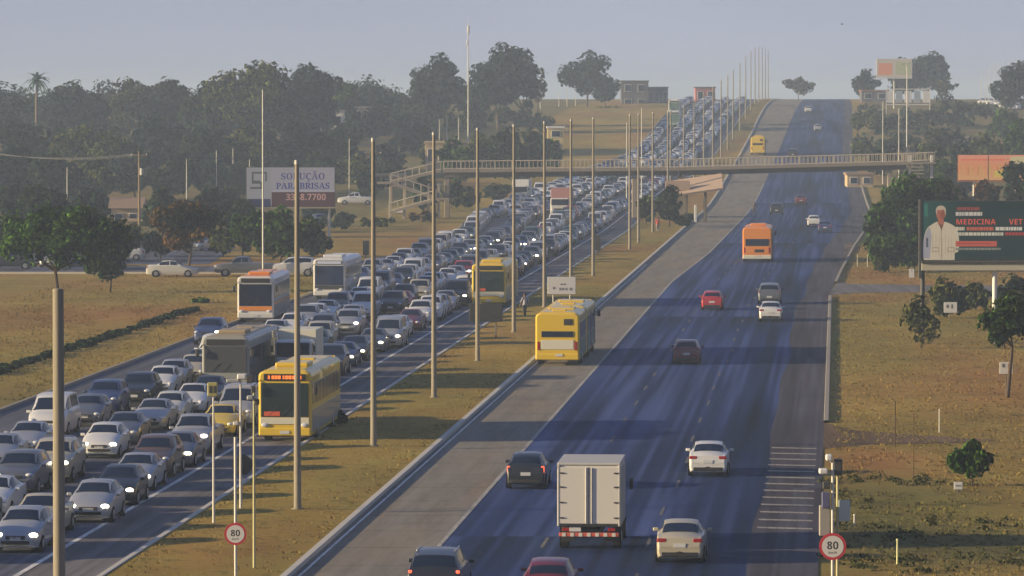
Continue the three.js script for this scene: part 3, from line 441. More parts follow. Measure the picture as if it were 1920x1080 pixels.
// ---------------------------------------------------------------- lamp posts, masts, signs
const poleMat = new THREE.MeshStandardMaterial({ map: tex(64, 256, (u, v) => { const k = .8 + .25 * N16(u * 16, v * 16) + .15 * N64(u * 64, v * 64); return [.23 * k, .205 * k, .158 * k]; }, 1, 1), roughness: .9 });
const steel = std([.36, .36, .34], .55), darkSteel = std([.05, .05, .05], .6), paleSteel = std([.55, .54, .48], .5), signWhite = std([.66, .65, .62], .5), signRed = std([.55, .03, .05], .5), signBack = std([.035, .035, .035], .7);
{
  const H = 13.5, side = table([[116, -19.85], [169, -20.05], [199.4, -20.3], [231.8, -20.5], [264, -20.8], [296, -20.95], [331, -21.2], [388.5, -20.7], [600, -20.6]]); let proto;
  POST_D.forEach((D, i) => {
    const L = D < 600 ? side(D) : (medL(D) + medR(D)) / 2 - .4, p = road(i ? L : -19.85, D, .1), nth = i === 0 ? 'thick near concrete pole by the lower edge, bluntly cut top' : `tall bare concrete lamp post on the grassed median, ${ORD[i + 1]} from the camera`;
    if (i === 0) { const t = thing('lamp_post', nth, 'lamp post', p.toArray(), 0, 'lamp posts along the median'); part('pole', cyl(.165, .14, 10.5, 16), poleMat, t); part('pole_cap', cyl(.15, .13, .08, 16, 0, 10.5, 0), poleMat, t); part('base_collar', cyl(.24, .22, .12, 14), poleMat, t); return; }
    if (!proto) { proto = thing('lamp_post', nth, 'lamp post', p.toArray(), 0, 'lamp posts along the median'); part('pole', cyl(.145, .08, H, 14), poleMat, proto); part('pole_cap', cyl(.10, .085, .16, 12, 0, H, 0), steel, proto); part('base_collar', cyl(.24, .22, .12, 14), poleMat, proto); proto.scale.y = .96; }
    else { const o = proto.clone(); o.name = numbered('lamp_post'); scene.add(o); o.position.copy(p); o.scale.y = 1; tag(o, nth, 'lamp post', 'lamp posts along the median'); }
  });
}
function mast(name, label, cat, p, h, r = .07, mat = steel, group) { const t = thing(name, label, cat, p.toArray(), 0, group); part('pole', cyl(r, r * .6, h, 8), mat, t); part('pole_cap', cyl(r * .8, r * .5, .15, 8, 0, h, 0), mat, t); return t; }
// row of slim posts further off: [px, top py, D, word]
const G2 = 'slim posts in the distance';
for (const [px, top, D, lab] of [[493, 172, 391, 'very tall slim light pole beside the blue lettered billboard'], [126, 316, 590, 'short pale post before the dark trees, farthest toward the picture edge'], [350, 300, 610, 'pale post between the dark trees and the brown tree'], [406, 284, 640, 'thin post just before the pair near the lettered billboard'], [437, 280, 650, 'thin post of the close pair near the lettered billboard'], [468, 300, 640, 'thin post touching the edge of the lettered billboard'], [655, 262, 660, 'pale post just past the lettered billboard'], [824, 225, 780, 'slim post above the end of the footbridge ramp'], [838, 218, 800, 'slim post before the green bushes over the bridge ramp'], [860, 222, 790, 'slim post among green bushes beside the tall mast'], [1013, 168, 1040, 'slim post on the ridge beside the tall dark tree'], [1048, 175, 1060, 'slim post on the ridge, first under the lone ridge tree'], [1063, 168, 1060, 'slim post on the ridge, second under the lone ridge tree'], [1079, 178, 1070, 'slim post on the ridge, third under the lone ridge tree'], [1655, 192, 700, 'slim post beyond the bridge, first of three'], [1685, 205, 700, 'slim post beyond the bridge, middle of three'], [1203, 205, 640, 'slim post behind the bus shelter'], [1175, 232, 620, 'slim pale post before the bus shelter']]) { const p = atD(px, D); mast('light_pole', lab, 'light pole', p, hgt(top, D) - p.y, .085, paleSteel, G2); }
{ const p = atD(878, 850), t = mast('antenna_mast', 'very tall thin antenna mast rising above the trees', 'mast', p, hgt(62, 850) - p.y, .14, paleSteel), h = hgt(62, 850) - p.y; part('antenna', [rbox(.5, 1.6, .35, .1, .05, h + .6, 0), rbox(.4, .9, .3, .08, -.1, h - 1.8, 0), cyl(.03, .03, 1.4, 6, 0, h + 1.2, 0)], signWhite, t); }
{ const p = atD(1700, 720), h = hgt(118, 720) - p.y, t = mast('flood_light_mast', 'tall mast with a crossbar of lamps before the ridge billboards', 'mast', p, h, .12, paleSteel); part('crossbar', rbox(1.7, .12, .12, .03, 0, h - .1, 0), steel, t); for (const s of [-1, 1]) part('lamp_head', rbox(.4, .2, .5, .06, s * .75, h - .22, .15), steel, t); }
for (let i = 0; i < 9; i++) { const px = 1838 + i * 8.4 + rr(-1.5, 1.5), D = 1010 + i * 16, p = atD(px, D); mast('light_pole', `slim pole beside the far road on the ridge, ${ORD[i + 1]} of nine`, 'light pole', p, rr(6.5, 8.5) + i * .5, .08, paleSteel, 'slim poles by the far ridge road'); }
// power poles with wires over the frontage road
{
  const ps = [[-30, 560], [261, 540], [700, 560]].map(([px, D]) => atD(px, D)), tops = [];
  ps.forEach((p, i) => { const t = thing('utility_pole', ['wooden utility pole at the picture edge by the dark trees', 'wooden utility pole with a transformer before the dark trees', 'wooden utility pole by the bridge ramp'][i], 'utility pole', p.toArray(), 0, 'utility poles'), wood = std([.22, .16, .09], .9); part('pole', cyl(.16, .1, 9, 8), wood, t); part('crossarm', rbox(2, .12, .12, .02, 0, 8.5, 0), wood, t); if (i === 1) part('transformer', cyl(.28, .28, .8, 10, .35, 6.2, .1), steel, t); for (const s of [-.9, 0, .9]) part('insulator', cyl(.05, .04, .18, 6, s, 8.56, 0), signWhite, t); tops.push(p.clone().add(V(0, 8.7, 0))); });
  for (const [k, off] of [[0, -.9], [1, 0], [2, .9]]) { const gs = []; for (let i = 0; i < 2; i++) { const a = tops[i].clone(), b = tops[i + 1].clone(); a.x += off; b.x += off; const c = new THREE.QuadraticBezierCurve3(a, a.clone().lerp(b, .5).add(V(0, -1.2 - k * .2, 0)), b); gs.push(new THREE.TubeGeometry(c, 14, .022, 5)); } tag(part('power_line', gs, std([.10, .10, .11], .7), scene), ['thin power line, first strand between the utility poles', 'thin power line, middle strand between the utility poles', 'thin power line, last strand between the utility poles'][k], 'cable', 'power lines'); }
}
const disc = (r, d, n = 28) => { const g = new THREE.CylinderGeometry(r, r, d, n); g.rotateX(Math.PI / 2); return g; };
function speedSign(label, p, h, top, r, back) {
  const t = thing('speed_limit_sign', label, 'traffic sign', p.toArray(), -p.x / -p.z * .0); part('pole', cyl(.045, .045, top, 10), paleSteel, t);
  const rim = disc(r, .03); rim.translate(0, h, .06); const f = part('sign_rim', rim, signRed, t); const b = disc(r, .012); b.translate(0, h, .04); part('sign_back', b, signBack, t);
  const face = new THREE.CircleGeometry(r * .80, 32); face.translate(0, h, .079); part('sign_face', face, new THREE.MeshStandardMaterial({ roughness: .5, map: canvasTex(256, 256, (c, w) => { c.fillStyle = '#d8d4cc'; c.fillRect(0, 0, w, w); c.fillStyle = '#20221f'; c.textAlign = 'center'; c.font = 'bold 128px sans-serif'; c.fillText('80', w / 2, 160, 190); c.font = 'bold 40px sans-serif'; c.fillText('km/h', w / 2, 214); }) }), f); return t;
}
speedSign('round speed limit sign reading 80 on the median grass', atD(440, 140), 2.05, 5.05, .345);
{
  const D = 140, p = atD(1563, D), t = speedSign('round speed limit sign reading 80 under a cluster of roadside cameras', p, 1.66, 4.25, .42);
  part('second_pole', cyl(.045, .045, 4.05, 10, .17, 0, -.25), std([.42, .40, .22], .6), t);
  part('camera_housing', rbox(.26, .16, .42, .04, -.3, 4.0, .05), signWhite, t); part('camera_housing', rbox(.2, .2, .34, .05, -.12, 4.42, .0), signWhite, t);
  const cb = part('control_box', rbox(.28, .5, .3, .04, .17, 4.1, -.25), darkSteel, t); part('control_box', rbox(.22, .22, .2, .03, -.2, 3.55, .0), darkSteel, t); part('control_box', rbox(.24, .5, .2, .03, -.22, 3.1, .0), std([.10, .10, .20], .6), t);
  part('flat_panel', rbox(.36, .66, .03, .014, .38, 2.75, -.2), std([.40, .47, .47], .5), t); part('equipment_cabinet', rbox(.34, .95, .22, .03, -.24, 2.45, -.1), std([.32, .30, .26], .7), t); part('mount_arm', [limb(V(-.35, 3.9, 0), V(.05, 3.95, 0), .025, .025, 6), limb(V(0, 4.2, 0), V(-.12, 4.35, 0), .02, .02, 6)], steel, t);
}
// camera masts on the median
{
  let D = 163.7, p = atD(399, D), t = mast('camera_mast', 'thin mast with a square yellow box on top beside the shoulder', 'camera mast', p, 4.9, .05, paleSteel); part('signal_box', rbox(.36, .5, .2, .03, -.03, 5.0, 0), std([.40, .36, .12], .6), t); part('aperture', [rbox(.1, .26, .02, .008, -.1, 5.0, .105), rbox(.1, .26, .02, .008, .07, 5.0, .105)], darkSteel, t);
  D = 169.5; p = atD(450, D); t = mast('camera_mast', 'mast with camera cluster and the dark back of a round sign', 'camera mast', p, 4.9, .055, paleSteel); const d = disc(.39, .03); d.translate(.05, 1.78, -.06); part('sign_disc', d, signBack, t);
  part('camera_housing', rbox(.5, .14, .18, .04, -.28, 4.95, .0), steel, t); part('camera_housing', rbox(.34, .2, .3, .05, .05, 5.1, 0), signWhite, t); part('camera_housing', rbox(.26, .3, .3, .04, .34, 5.0, 0), darkSteel, t); part('bracket', [box(.7, .05, .05, 0, 4.75, 0), box(.4, .04, .05, -.15, 3.7, 0)], paleSteel, t); part('flash_unit', rbox(.18, .14, .12, .03, -.18, 3.35, .05), signWhite, t);
  D = 148; p = atD(475, D); t = mast('camera_mast', 'tall thin mast in front of the nearest yellow bus', 'camera mast', p, 5.75, .05, std([.42, .40, .2], .6)); part('camera_housing', rbox(.2, .14, .3, .04, -.12, 5.75, .05), steel, t); part('camera_housing', rbox(.16, .2, .2, .04, .1, 5.6, .02), darkSteel, t);
}
function boardSign(name, label, cat, px, py, w, h, up, mat, backOnly) { const p = foot(px, py), t = thing(name, label, cat, p.toArray(), 0); for (const s of w > 1.2 ? [-.3, .3] : [0]) part('post', cyl(.04, .04, up + h * .9, 8, s * w, 0, -.05), backOnly ? darkSteel : paleSteel, t); part('board', rbox(w, h, .05, .02, 0, up + h / 2, 0), mat, t); return t; }
boardSign('road_sign', 'dark back of a wide road sign before the second yellow bus', 'road sign', 911, 640, 2.1, 1.15, 1.25, signBack, true);
boardSign('road_sign', 'dark back of a narrow sign on the shoulder edge near the bridge', 'road sign', 1119, 482, .75, 1.5, .65, signBack, true);
boardSign('road_sign', 'dark back of a small sign by the grass verge past the billboard', 'road sign', 686, 505, .55, 1.3, 1.3, signBack, true);
{ const t = boardSign('road_sign', 'white sign board with worn grey marks on the median before the yellow bus', 'road sign', 1053, 590, 2.0, 1.25, 1.45, signWhite); const g = []; for (const [x, y, w, h] of [[-.55, .45, .16, .16], [-.1, .38, .14, .16], [.12, .38, .14, .16], [.34, .38, .1, .18], [.66, .38, .18, .2], [0, .72, .16, .1], [.22, .72, .16, .1]]) g.push(box(w, h, .01, x, 1.45 + y, .031)); part('worn_marks', g, std([.22, .22, .24], .8), t); }
// small white plates on the right verge
function plate(label, px, py, w, h, up, bars) { const p = foot(px, py), t = thing('marker_sign', label, 'marker sign', p.toArray(), 0); part('post', cyl(.03, .03, up + h * .5, 7, 0, 0, -.03), darkSteel, t); part('plate', rbox(w, h, .03, .012, 0, up + h / 2, 0), signWhite, t); part('mark', bars.map(([x, y, a, b]) => box(a * w, b * h, .012, x * w, up + h / 2 + y * h, .016)), std([.10, .10, .13], .7), t); }
plate('small white plate on a stake beside the leafy bush', 1783, 610, .9, .72, .85, [[-.22, .12, .16, .3], [.12, .1, .12, .4]]); plate('small white plate in front of the crooked tree trunk', 1888, 745, .68, .62, 1.2, [[-.2, .2, .2, .3], [.2, .16, .12, .4]]); plate('tiny white plate at the foot of the round bush', 1799, 925, .34, .3, .12, [[0, 0, .6, .14]]); plate('little white plate under the green billboard', 1710, 530, .42, .72, .42, [[.0, .3, .2, .1]]);
function stake(label, px, top, py, r, mat) { const p = foot(px, py), D = -p.z, t = thing('marker_stake', label, 'stake', p.toArray(), 0, 'stakes on the right verge'), h = hgt(top, D) - p.y; part('post', cyl(r, r * .8, h, 7), mat, t); part('tip', cyl(r * 1.3, r, .05, 7, 0, h, 0), mat, t); }
const wood2 = std([.09, .06, .035], .9);
stake('thin dark stake upright in dry grass above the bare red earth', 1680, 755, 838, .03, wood2); stake('thinner dark stake beside the bare red earth patch', 1715, 778, 912, .022, wood2); stake('short pale stake in the dry grass, farthest from the road', 1763, 770, 812, .03, paleSteel); stake('white marker stake with yellow foot near the lower edge', 1685, 1015, 1060, .035, std([.6, .6, .3], .6)); stake('stubby pale marker beside the roadside camera poles', 1604, 968, 985, .035, paleSteel); stake('pair of pale sticks in the grass, thinner one', 1608, 478, 500, .03, paleSteel); stake('pale stick in the grass beside the side entrance', 1627, 478, 500, .03, paleSteel);
// ---------------------------------------------------------------- billboards
function billboard(label, px, D, y0, y1, w, face, posts, frame = darkSteel, turn = 0, apron) {
  const p = atD(px, D), t = thing('billboard', label, 'billboard', p.toArray(), turn), a = hgt(y1, D) - p.y, b = hgt(y0, D) - p.y, h = b - a;
  part('panel', rbox(w, h, .25, .03, 0, a + h / 2, -.15), frame, t); const f = new THREE.PlaneGeometry(w - .12, h - .1); f.translate(0, a + h / 2, -.02); part('poster', f, face, t);
  for (const [x, m] of posts) part('post', cyl(.16, .14, a + h * .8, 10, x, 0, -.38), m, t);
  part('catwalk', rbox(w, .14, .5, .03, 0, a - .1, -.1), apron ?? frame, t); return [t, a, h];
}
{ // green board with a doctor
  const face = new THREE.MeshStandardMaterial({ roughness: .7, map: canvasTex(1024, 432, (c, w, h) => {
    const g = c.createLinearGradient(0, 0, w, 0); g.addColorStop(0, '#1f5a58'); g.addColorStop(.3, '#17373f'); g.addColorStop(1, '#12323a'); c.fillStyle = g; c.fillRect(0, 0, w, h);
    c.fillStyle = '#2f7f74'; c.fillRect(10, 20, 26, 90);
    c.fillStyle = '#d9d4c2'; c.beginPath(); c.moveTo(10, 432); c.bezierCurveTo(-6, 330, 10, 205, 50, 180); c.lineTo(96, 150); c.lineTo(160, 150); c.bezierCurveTo(240, 180, 258, 200, 258, 330); c.lineTo(250, 372); c.lineTo(226, 380); c.lineTo(226, 432); c.fill();
    c.fillStyle = '#aab0c4'; c.beginPath(); c.moveTo(6, 420); c.bezierCurveTo(-4, 330, 14, 215, 52, 190); c.lineTo(64, 260); c.lineTo(52, 420); c.fill();
    c.fillStyle = '#4a5568'; c.fillRect(26, 268, 14, 70); c.strokeStyle = '#9b9684'; c.lineWidth = 5; c.beginPath(); c.moveTo(130, 180); c.lineTo(134, 425); c.stroke(); c.strokeRect(70, 340, 44, 30); c.strokeRect(178, 340, 44, 30);
    c.fillStyle = '#7a5a4a'; c.beginPath(); c.moveTo(104, 150); c.lineTo(152, 150); c.lineTo(134, 214); c.fill(); c.fillStyle = '#b5705c'; c.beginPath(); c.ellipse(128, 92, 32, 50, 0, 0, 7); c.fill(); c.fillRect(108, 120, 40, 50); c.fillStyle = '#c9c0b0'; c.beginPath(); c.arc(128, 66, 36, Math.PI, 0); c.lineTo(162, 110); c.lineTo(152, 66); c.lineTo(104, 62); c.lineTo(97, 104); c.fill(); c.fillStyle = '#5d3028'; c.fillRect(112, 84, 9, 4); c.fillRect(134, 84, 9, 4); c.fillRect(118, 116, 20, 4); c.fillStyle = '#9c5a4a'; c.fillRect(125, 88, 6, 20); c.fillStyle = 'rgba(90,50,40,.35)'; c.beginPath(); c.ellipse(144, 96, 12, 40, 0, 0, 7); c.fill(); c.fillStyle = '#c4bca6'; for (let i = 0; i < 7; i++) c.fillRect(70 + i * 22, 230 + (i * 53) % 40, 5, 150);
    const bar = (x, y, ww, hh, col) => { c.fillStyle = col; let q = x; while (q < x + ww) { const s = 8 + ((q * 7919) % 23); c.fillRect(q, y, Math.min(s, x + ww - q), hh); q += s + 3; } };
    bar(240, 42, 160, 24, '#9a4a4c'); bar(232, 78, 186, 28, '#d8d8da');
    c.fillStyle = '#e8644e'; c.font = 'bold 56px sans-serif'; c.fillText('MEDICINA', 232, 170, 325); c.fillText('VET', 606, 170, 104); c.fillText('ERINÁRIA', 722, 170, 296);
    bar(232, 188, 62, 26, '#e0dccb'); bar(310, 188, 190, 26, '#cf6a52'); bar(512, 188, 186, 26, '#dfe3e0'); bar(232, 228, 335, 24, '#d7dbd0'); bar(580, 228, 300, 22, '#b43e44'); c.fillStyle = '#cc6458'; c.fillRect(232, 292, 290, 40); c.fillStyle = '#a84640'; c.fillRect(240, 306, 240, 7); bar(232, 342, 320, 16, '#8f9a90');
  }) });
  const D = 285, [t, a, h] = billboard('dark green billboard with a man in a white coat and red lettering', 1728 + 139, D, 376, 489, 9.3, face, [[-4.55, darkSteel], [0.0, signWhite], [4.3, darkSteel]], darkSteel, 0);
  part('apron', rbox(9.3, .58, .1, .02, 0, a - .32, -.0), std([.50, .47, .36], .8), t); part('frame_edge', rbox(.2, h + 1.2, .3, .03, -4.72, a + h / 2 - .5, -.15), darkSteel, t);
}
{ // blue lettered board
  const face = new THREE.MeshStandardMaterial({ roughness: .8, map: canvasTex(1024, 448, (c, w, h) => {
    c.fillStyle = '#b4b7c6'; c.fillRect(0, 0, w, h); c.fillStyle = '#aeb3bd'; c.fillRect(0, 0, 285, h); c.fillStyle = '#3b3f6e'; c.fillRect(10, 360, 270, 88);
    c.strokeStyle = '#5b6168'; c.lineWidth = 22; c.beginPath(); c.moveTo(225, 160); c.lineTo(225, 60); c.lineTo(70, 60); c.lineTo(70, 175); c.lineTo(170, 175); c.lineTo(170, 235); c.lineTo(40, 235); c.stroke(); c.fillStyle = '#5b6168'; c.fillRect(60, 150, 100, 30);
    c.fillStyle = '#45459a'; c.textAlign = 'center'; c.font = 'bold 104px serif'; c.fillText('SOLUÇÃO', 655, 138, 690); c.fillStyle = '#1f2aa0'; c.font = 'bold 96px serif'; c.fillText('PARABRISAS', 655, 245, 700); c.fillStyle = '#c4c8dc'; c.fillRect(300, 262, 724, 16); c.fillStyle = '#5a3440'; c.fillRect(290, 282, 734, 166); c.fillStyle = '#d8b0a8'; c.font = 'bold 100px sans-serif'; c.fillText('3358.7700', 690, 374, 600);
  }) });
  billboard('grey billboard lettered in blue for windscreens with a phone number', 545, 500, 313, 388, 9.8, face, [[-4.2, steel], [4.25, paleSteel]], darkSteel, .06, std([.42, .37, .22], .8));
}
{ const face = new THREE.MeshStandardMaterial({ roughness: .8, map: canvasTex(512, 192, (c, w, h) => { const g = c.createLinearGradient(0, 0, 0, h); g.addColorStop(0, '#f4a68c'); g.addColorStop(.5, '#eda06a'); g.addColorStop(1, '#e6b878'); c.fillStyle = g; c.fillRect(0, 0, w, h); c.fillStyle = '#ef7f55'; c.fillRect(20, 30, 300, 12); for (let i = 0; i < 22; i++) { c.fillStyle = ['#e8b76a', '#f0a878', '#d98a4a', '#d8c05a'][i % 4]; c.fillRect(30 + i * 17, 70 + (i * 37) % 50, 8, 60); } c.fillStyle = '#e0cf58'; c.fillRect(250, 120, 90, 50); c.fillStyle = '#d9d3a4'; c.fillRect(360, 10, 150, 120); c.fillStyle = '#4a4a3a'; c.fillRect(205, 0, 6, h); }) });
  billboard('orange billboard half hidden by trees above the green board', 1866, 560, 290, 338, 9.2, face, [[-2.6, paleSteel], [2.6, paleSteel]], std([.4, .15, .06], .8)); }
{ const face = new THREE.MeshStandardMaterial({ roughness: .8, map: canvasTex(256, 128, (c, w, h) => { c.fillStyle = '#c6c0b8'; c.fillRect(0, 0, w, h); c.fillStyle = '#e0926a'; c.fillRect(14, 30, 100, 80); c.fillStyle = '#b0b890'; c.fillRect(140, 20, 110, 90); }) });
  billboard('faded billboard with an orange panel in front of the ridge trees', 1676, 1040, 110, 146, 8.2, face, [[-.0, paleSteel]], signWhite); }
{ const p = atD(1702, 1000), t = thing('hoarding', 'white framed hoarding of open panels on the ridge', 'hoarding', p.toArray(), 0), y = hgt(196, 1000) - p.y, h = 3.4; for (let i = 0; i < 5; i++) part('panel', rbox(1.5, h - .8, .1, .03, -4 + i * 2, y + h / 2, 0), i % 2 ? std([.3, .36, .42], .7) : signWhite, t); part('frame', [box(9.6, .2, .15, 0, y + h, 0), box(9.6, .2, .15, 0, y, 0), box(.15, h + y, .15, -4.8, (h + y) / 2, 0), box(.15, h + y, .15, 4.8, (h + y) / 2, 0), box(.15, h + y, .15, 0, (h + y) / 2, 0)], signWhite, t); }
// ---------------------------------------------------------------- footbridge and bus shelter
{
  const D = 580, y0 = 5.45, conc = std([.27, .23, .18], .9), shade = std([.14, .12, .10], .95), rail = std([.44, .385, .30], .85), xa = atD(832, D).x, xb = atD(1272, D).x, xc = atD(1700, D).x, z = -D;
  const t = thing('footbridge', 'long concrete footbridge with pale railings crossing over the whole highway', 'footbridge', [0, gY(D), z], 0);
  const rails = (x0, x1, ya, yb, zz, step = .55) => { const g = [], n = Math.round((x1 - x0) / step); for (let i = 0; i <= n; i++) { const f = i / n, x = lerp(x0, x1, f), y = lerp(ya, yb, f); g.push(box(i % 4 ? .07 : .14, 1.1, .07, x, y + .55, zz)); } for (const h of [1.08, .12]) { g.push(limb(V(x0, ya + h, zz), V(x1, yb + h, zz), .06, .06, 6)); } return g; };
  const seg = (x0, x1, ya, yb) => {
    const m = (x0 + x1) / 2, l = Math.hypot(x1 - x0, yb - ya), ang = Math.atan2(yb - ya, x1 - x0); const d = box(l, .34, 2.6); d.rotateZ(ang); d.translate(m, (ya + yb) / 2 - .17, 0); part('deck', d, conc, t); const b = box(l - .2, .62, 1.5); b.rotateZ(ang); b.translate(m, (ya + yb) / 2 - .65, 0); part('beam', b, shade, t);
    for (const s of [-1, 1]) part('railing', rails(x0, x1, ya, yb, s * 1.22), rail, t);
  };
  const yd = y0 + .95; seg(xa, xb, yd - .25, yd); seg(xb + .05, xc, yd, yd + .75);
  const pier = (x, h, w = .7) => part('pier', rbox(w, h, 1.1, .08, x, h / 2, 0), conc, t);
  pier(atD(838, D).x, yd - 1.3); pier(atD(1190, D).x, yd - 1.1); pier(atD(1276, D).x, yd - 1); pier(atD(1668, D).x, yd - .3, .6); pier(atD(1692, D).x, yd - .3, .5);
  // zigzag ramp on the far side of the queue
  const ramp = (xa, ya, xb, yb, zz) => { const l = Math.hypot(xb - xa, yb - ya), g = box(l, .24, 1.9), ang = Math.atan2(yb - ya, xb - xa); g.rotateZ(ang); g.translate((xa + xb) / 2, (ya + yb) / 2 - .12, zz); part('ramp', g, conc, t); for (const s of [-1, 1]) part('ramp_railing', rails(xa, xb, ya, yb, zz + s * .9, .9), rail, t); };
  const xl = atD(733, D).x, xm = atD(826, D).x; ramp(xl, 4.6, xm, yd - .3, 0); ramp(xl, 4.55, xm - .5, 2.6, 2.4); ramp(xl, .9, xm - .5, 2.55, 4.8);
  for (const x of [xl, xl + 1.8, xm - 1.5, xm - .2]) for (const zz of [-.6, 2.4, 4.8]) part('ramp_post', rbox(.3, zz > 4 ? 2.2 : 4.4, .3, .03, x, zz > 4 ? 1.1 : 2.2, zz), rail, t);
  part('landing', [box(1.8, .22, 4.6, xl - .8, 4.5, 1.1), box(1.8, .22, 4.6, xm + .3, 2.5, 3.6)], conc, t);
  // stair at the right end
  const g = []; for (let i = 0; i < 16; i++) g.push(box(1.9, .18, .32, xc + 1.1, yd + .55 - i * .42, 1.2 + i * .3)); part('stair', g, conc, t); for (const s of [-1.2, 1.2]) part('stair_railing', rails(xc + .2, xc + 3.4, yd + .75, yd + .9, s), rail, t); part('stair_landing', box(3.6, .25, 2.6, xc + 1.8, yd + .62, 0), conc, t); for (const x of [xc + .4, xc + 3.2]) part('stair_post', rbox(.35, yd + 1.6, .35, .03, x, (yd + 1.6) / 2, 0), signWhite, t);
  const ped = thing('bus_shelter', 'bus shelter with a sunlit sloping concrete slab under the footbridge', 'bus shelter', atD(1290, 560).toArray(), 0), sl = std([.42, .31, .23], .9);
  { const s = box(6.2, .25, 4.2); s.rotateZ(.16); s.rotateX(.42); s.translate(1.2, 4.6, -.5); part('sloping_slab', s, sl, ped); part('side_wall', rbox(3.0, 1.25, .25, .04, -1.3, 4.55, .6), sl, ped); for (const [x, zz] of [[-2.6, 0], [-.2, .4], [2.2, -1.2], [-2.6, -3], [2.2, -3]]) part('column', rbox(.34, 4.3, .34, .04, x, 2.15, zz), shade, ped); part('back_wall', rbox(2.6, 3.4, .2, .03, -1.5, 1.7, -2.4), std([.22, .19, .15], .9), ped); part('bench', rbox(2.4, .12, .5, .03, -1.3, .5, -1.9), conc, ped); part('white_column', rbox(.3, 2.2, .3, .03, .9, 1.1, 1), signWhite, ped); }
}
// ---------------------------------------------------------------- buildings behind the trees
function building(label, px, D, base, w, h, d, wall, roofMat, floors, cols, turn = 0, roofKind = 'flat') {
  const p = atD(px, D); p.y = base === null ? p.y : hgt(base, D); const t = thing('building', label, 'building', p.toArray(), turn), glass = glassMat;
  part('wall', rbox(w, h, d, .05, 0, h / 2, -d / 2), wall, t);
  if (roofKind === 'gable') { const s = new THREE.Shape([new THREE.Vector2(-d / 2 - .5, 0), new THREE.Vector2(d / 2 + .5, 0), new THREE.Vector2(0, d * .22)]); const g = new THREE.ExtrudeGeometry(s, { depth: w + .8, bevelEnabled: false }); g.rotateY(Math.PI / 2); g.translate(-w / 2 - .4, h + .01, -d / 2); part('roof', g, roofMat, t); } else part('roof', rbox(w + .4, .35, d + .4, .05, 0, h + .1, -d / 2), roofMat, t);
  for (let f = 0; f < floors; f++) for (let c = 0; c < cols; c++) { const ww = w / cols * .5, hh = h / floors * .45, x = (c + .5) / cols * w - w / 2, y = (f + .55) / floors * h; const fr = part('window', rbox(ww + .16, hh + .16, .08, .02, x, y, .03), signWhite, t); part('pane', box(ww, hh, .04, x, y, .065), glass, fr); }
  return t;
}
const wallTan = std([.42, .32, .20], .9), wallWhite = std([.58, .57, .54], .9), wallGrey = std([.11, .105, .12], .9), wallBrown = std([.28, .19, .13], .9), tileRed = std([.26, .12, .075], .9), roofGrey = std([.26, .25, .25], .9), wallYellow = std([.52, .43, .22], .9);
building('dark grey block of a building on the ridge beside the lone tree', 1190, 1100, 207, 6.6, 7, 9, wallGrey, wallGrey, 2, 2); building('lower grey building on the ridge beside the darker block', 1233, 1110, 203, 5, 5, 8, std([.17, .18, .19], .9), roofGrey, 1, 3); building('small pale yellow building above the footbridge', 1042, 760, 288, 2.7, 4.3, 5, wallYellow, signWhite, 2, 1);
building('tan building behind the end of the footbridge', 828, 720, 318, 5.2, 4.2, 8, wallTan, wallTan, 1, 3); building('pale building with tall columns among the dark trees', 667, 905, 255, 5.5, 5.6, 8, roofGrey, roofGrey, 2, 4); building('small white building glimpsed among dark trees', 622, 840, 246, 4.5, 3.6, 6, wallWhite, roofGrey, 1, 2); building('white house with red tiled roof on the skyline between trees', 722, 980, 218, 6, 2.4, 8, wallWhite, tileRed, 1, 3, 0, 'gable');
building('low brown building behind the bridge ramp', 715, 690, 362, 7, 2.6, 6, wallBrown, wallTan, 1, 4); building('long low pale wall before the dark trees', 350, 555, 428, 16, .9, .6, wallTan, wallTan, 0, 0); building('brown house with a pale roof by the utility pole', 236, 560, 436, 3.6, 3.0, 6, wallTan, wallBrown, 1, 2, 0, 'gable'); building('brick building by the trees past the tall mast', 760, 900, 262, 6, 4.6, 7, wallBrown, roofGrey, 2, 2);
building('small building with dark windows on the ridge below the billboard', 1640, 1090, 191, 6.5, 2.6, 6, wallGrey, tileRed, 1, 2); building('white walled house half hidden by scrub on the right slope', 1790, 800, 285, 6.5, 2.4, 6, wallWhite, roofGrey, 1, 2); building('pale pay booth beside the footbridge ramp', 748, 600, 432, 1.2, 2.4, 1.5, wallGrey, signWhite, 1, 1); 
building('tan shop at the roadside beyond the footbridge', 1613, 690, 352, 4, 2, 5, wallTan, wallBrown, 1, 2); building('reddish shop front on the crest beside the queue', 1322, 1140, 196, 5, 4.2, 6, std([.38, .14, .13], .9), wallGrey, 1, 2);
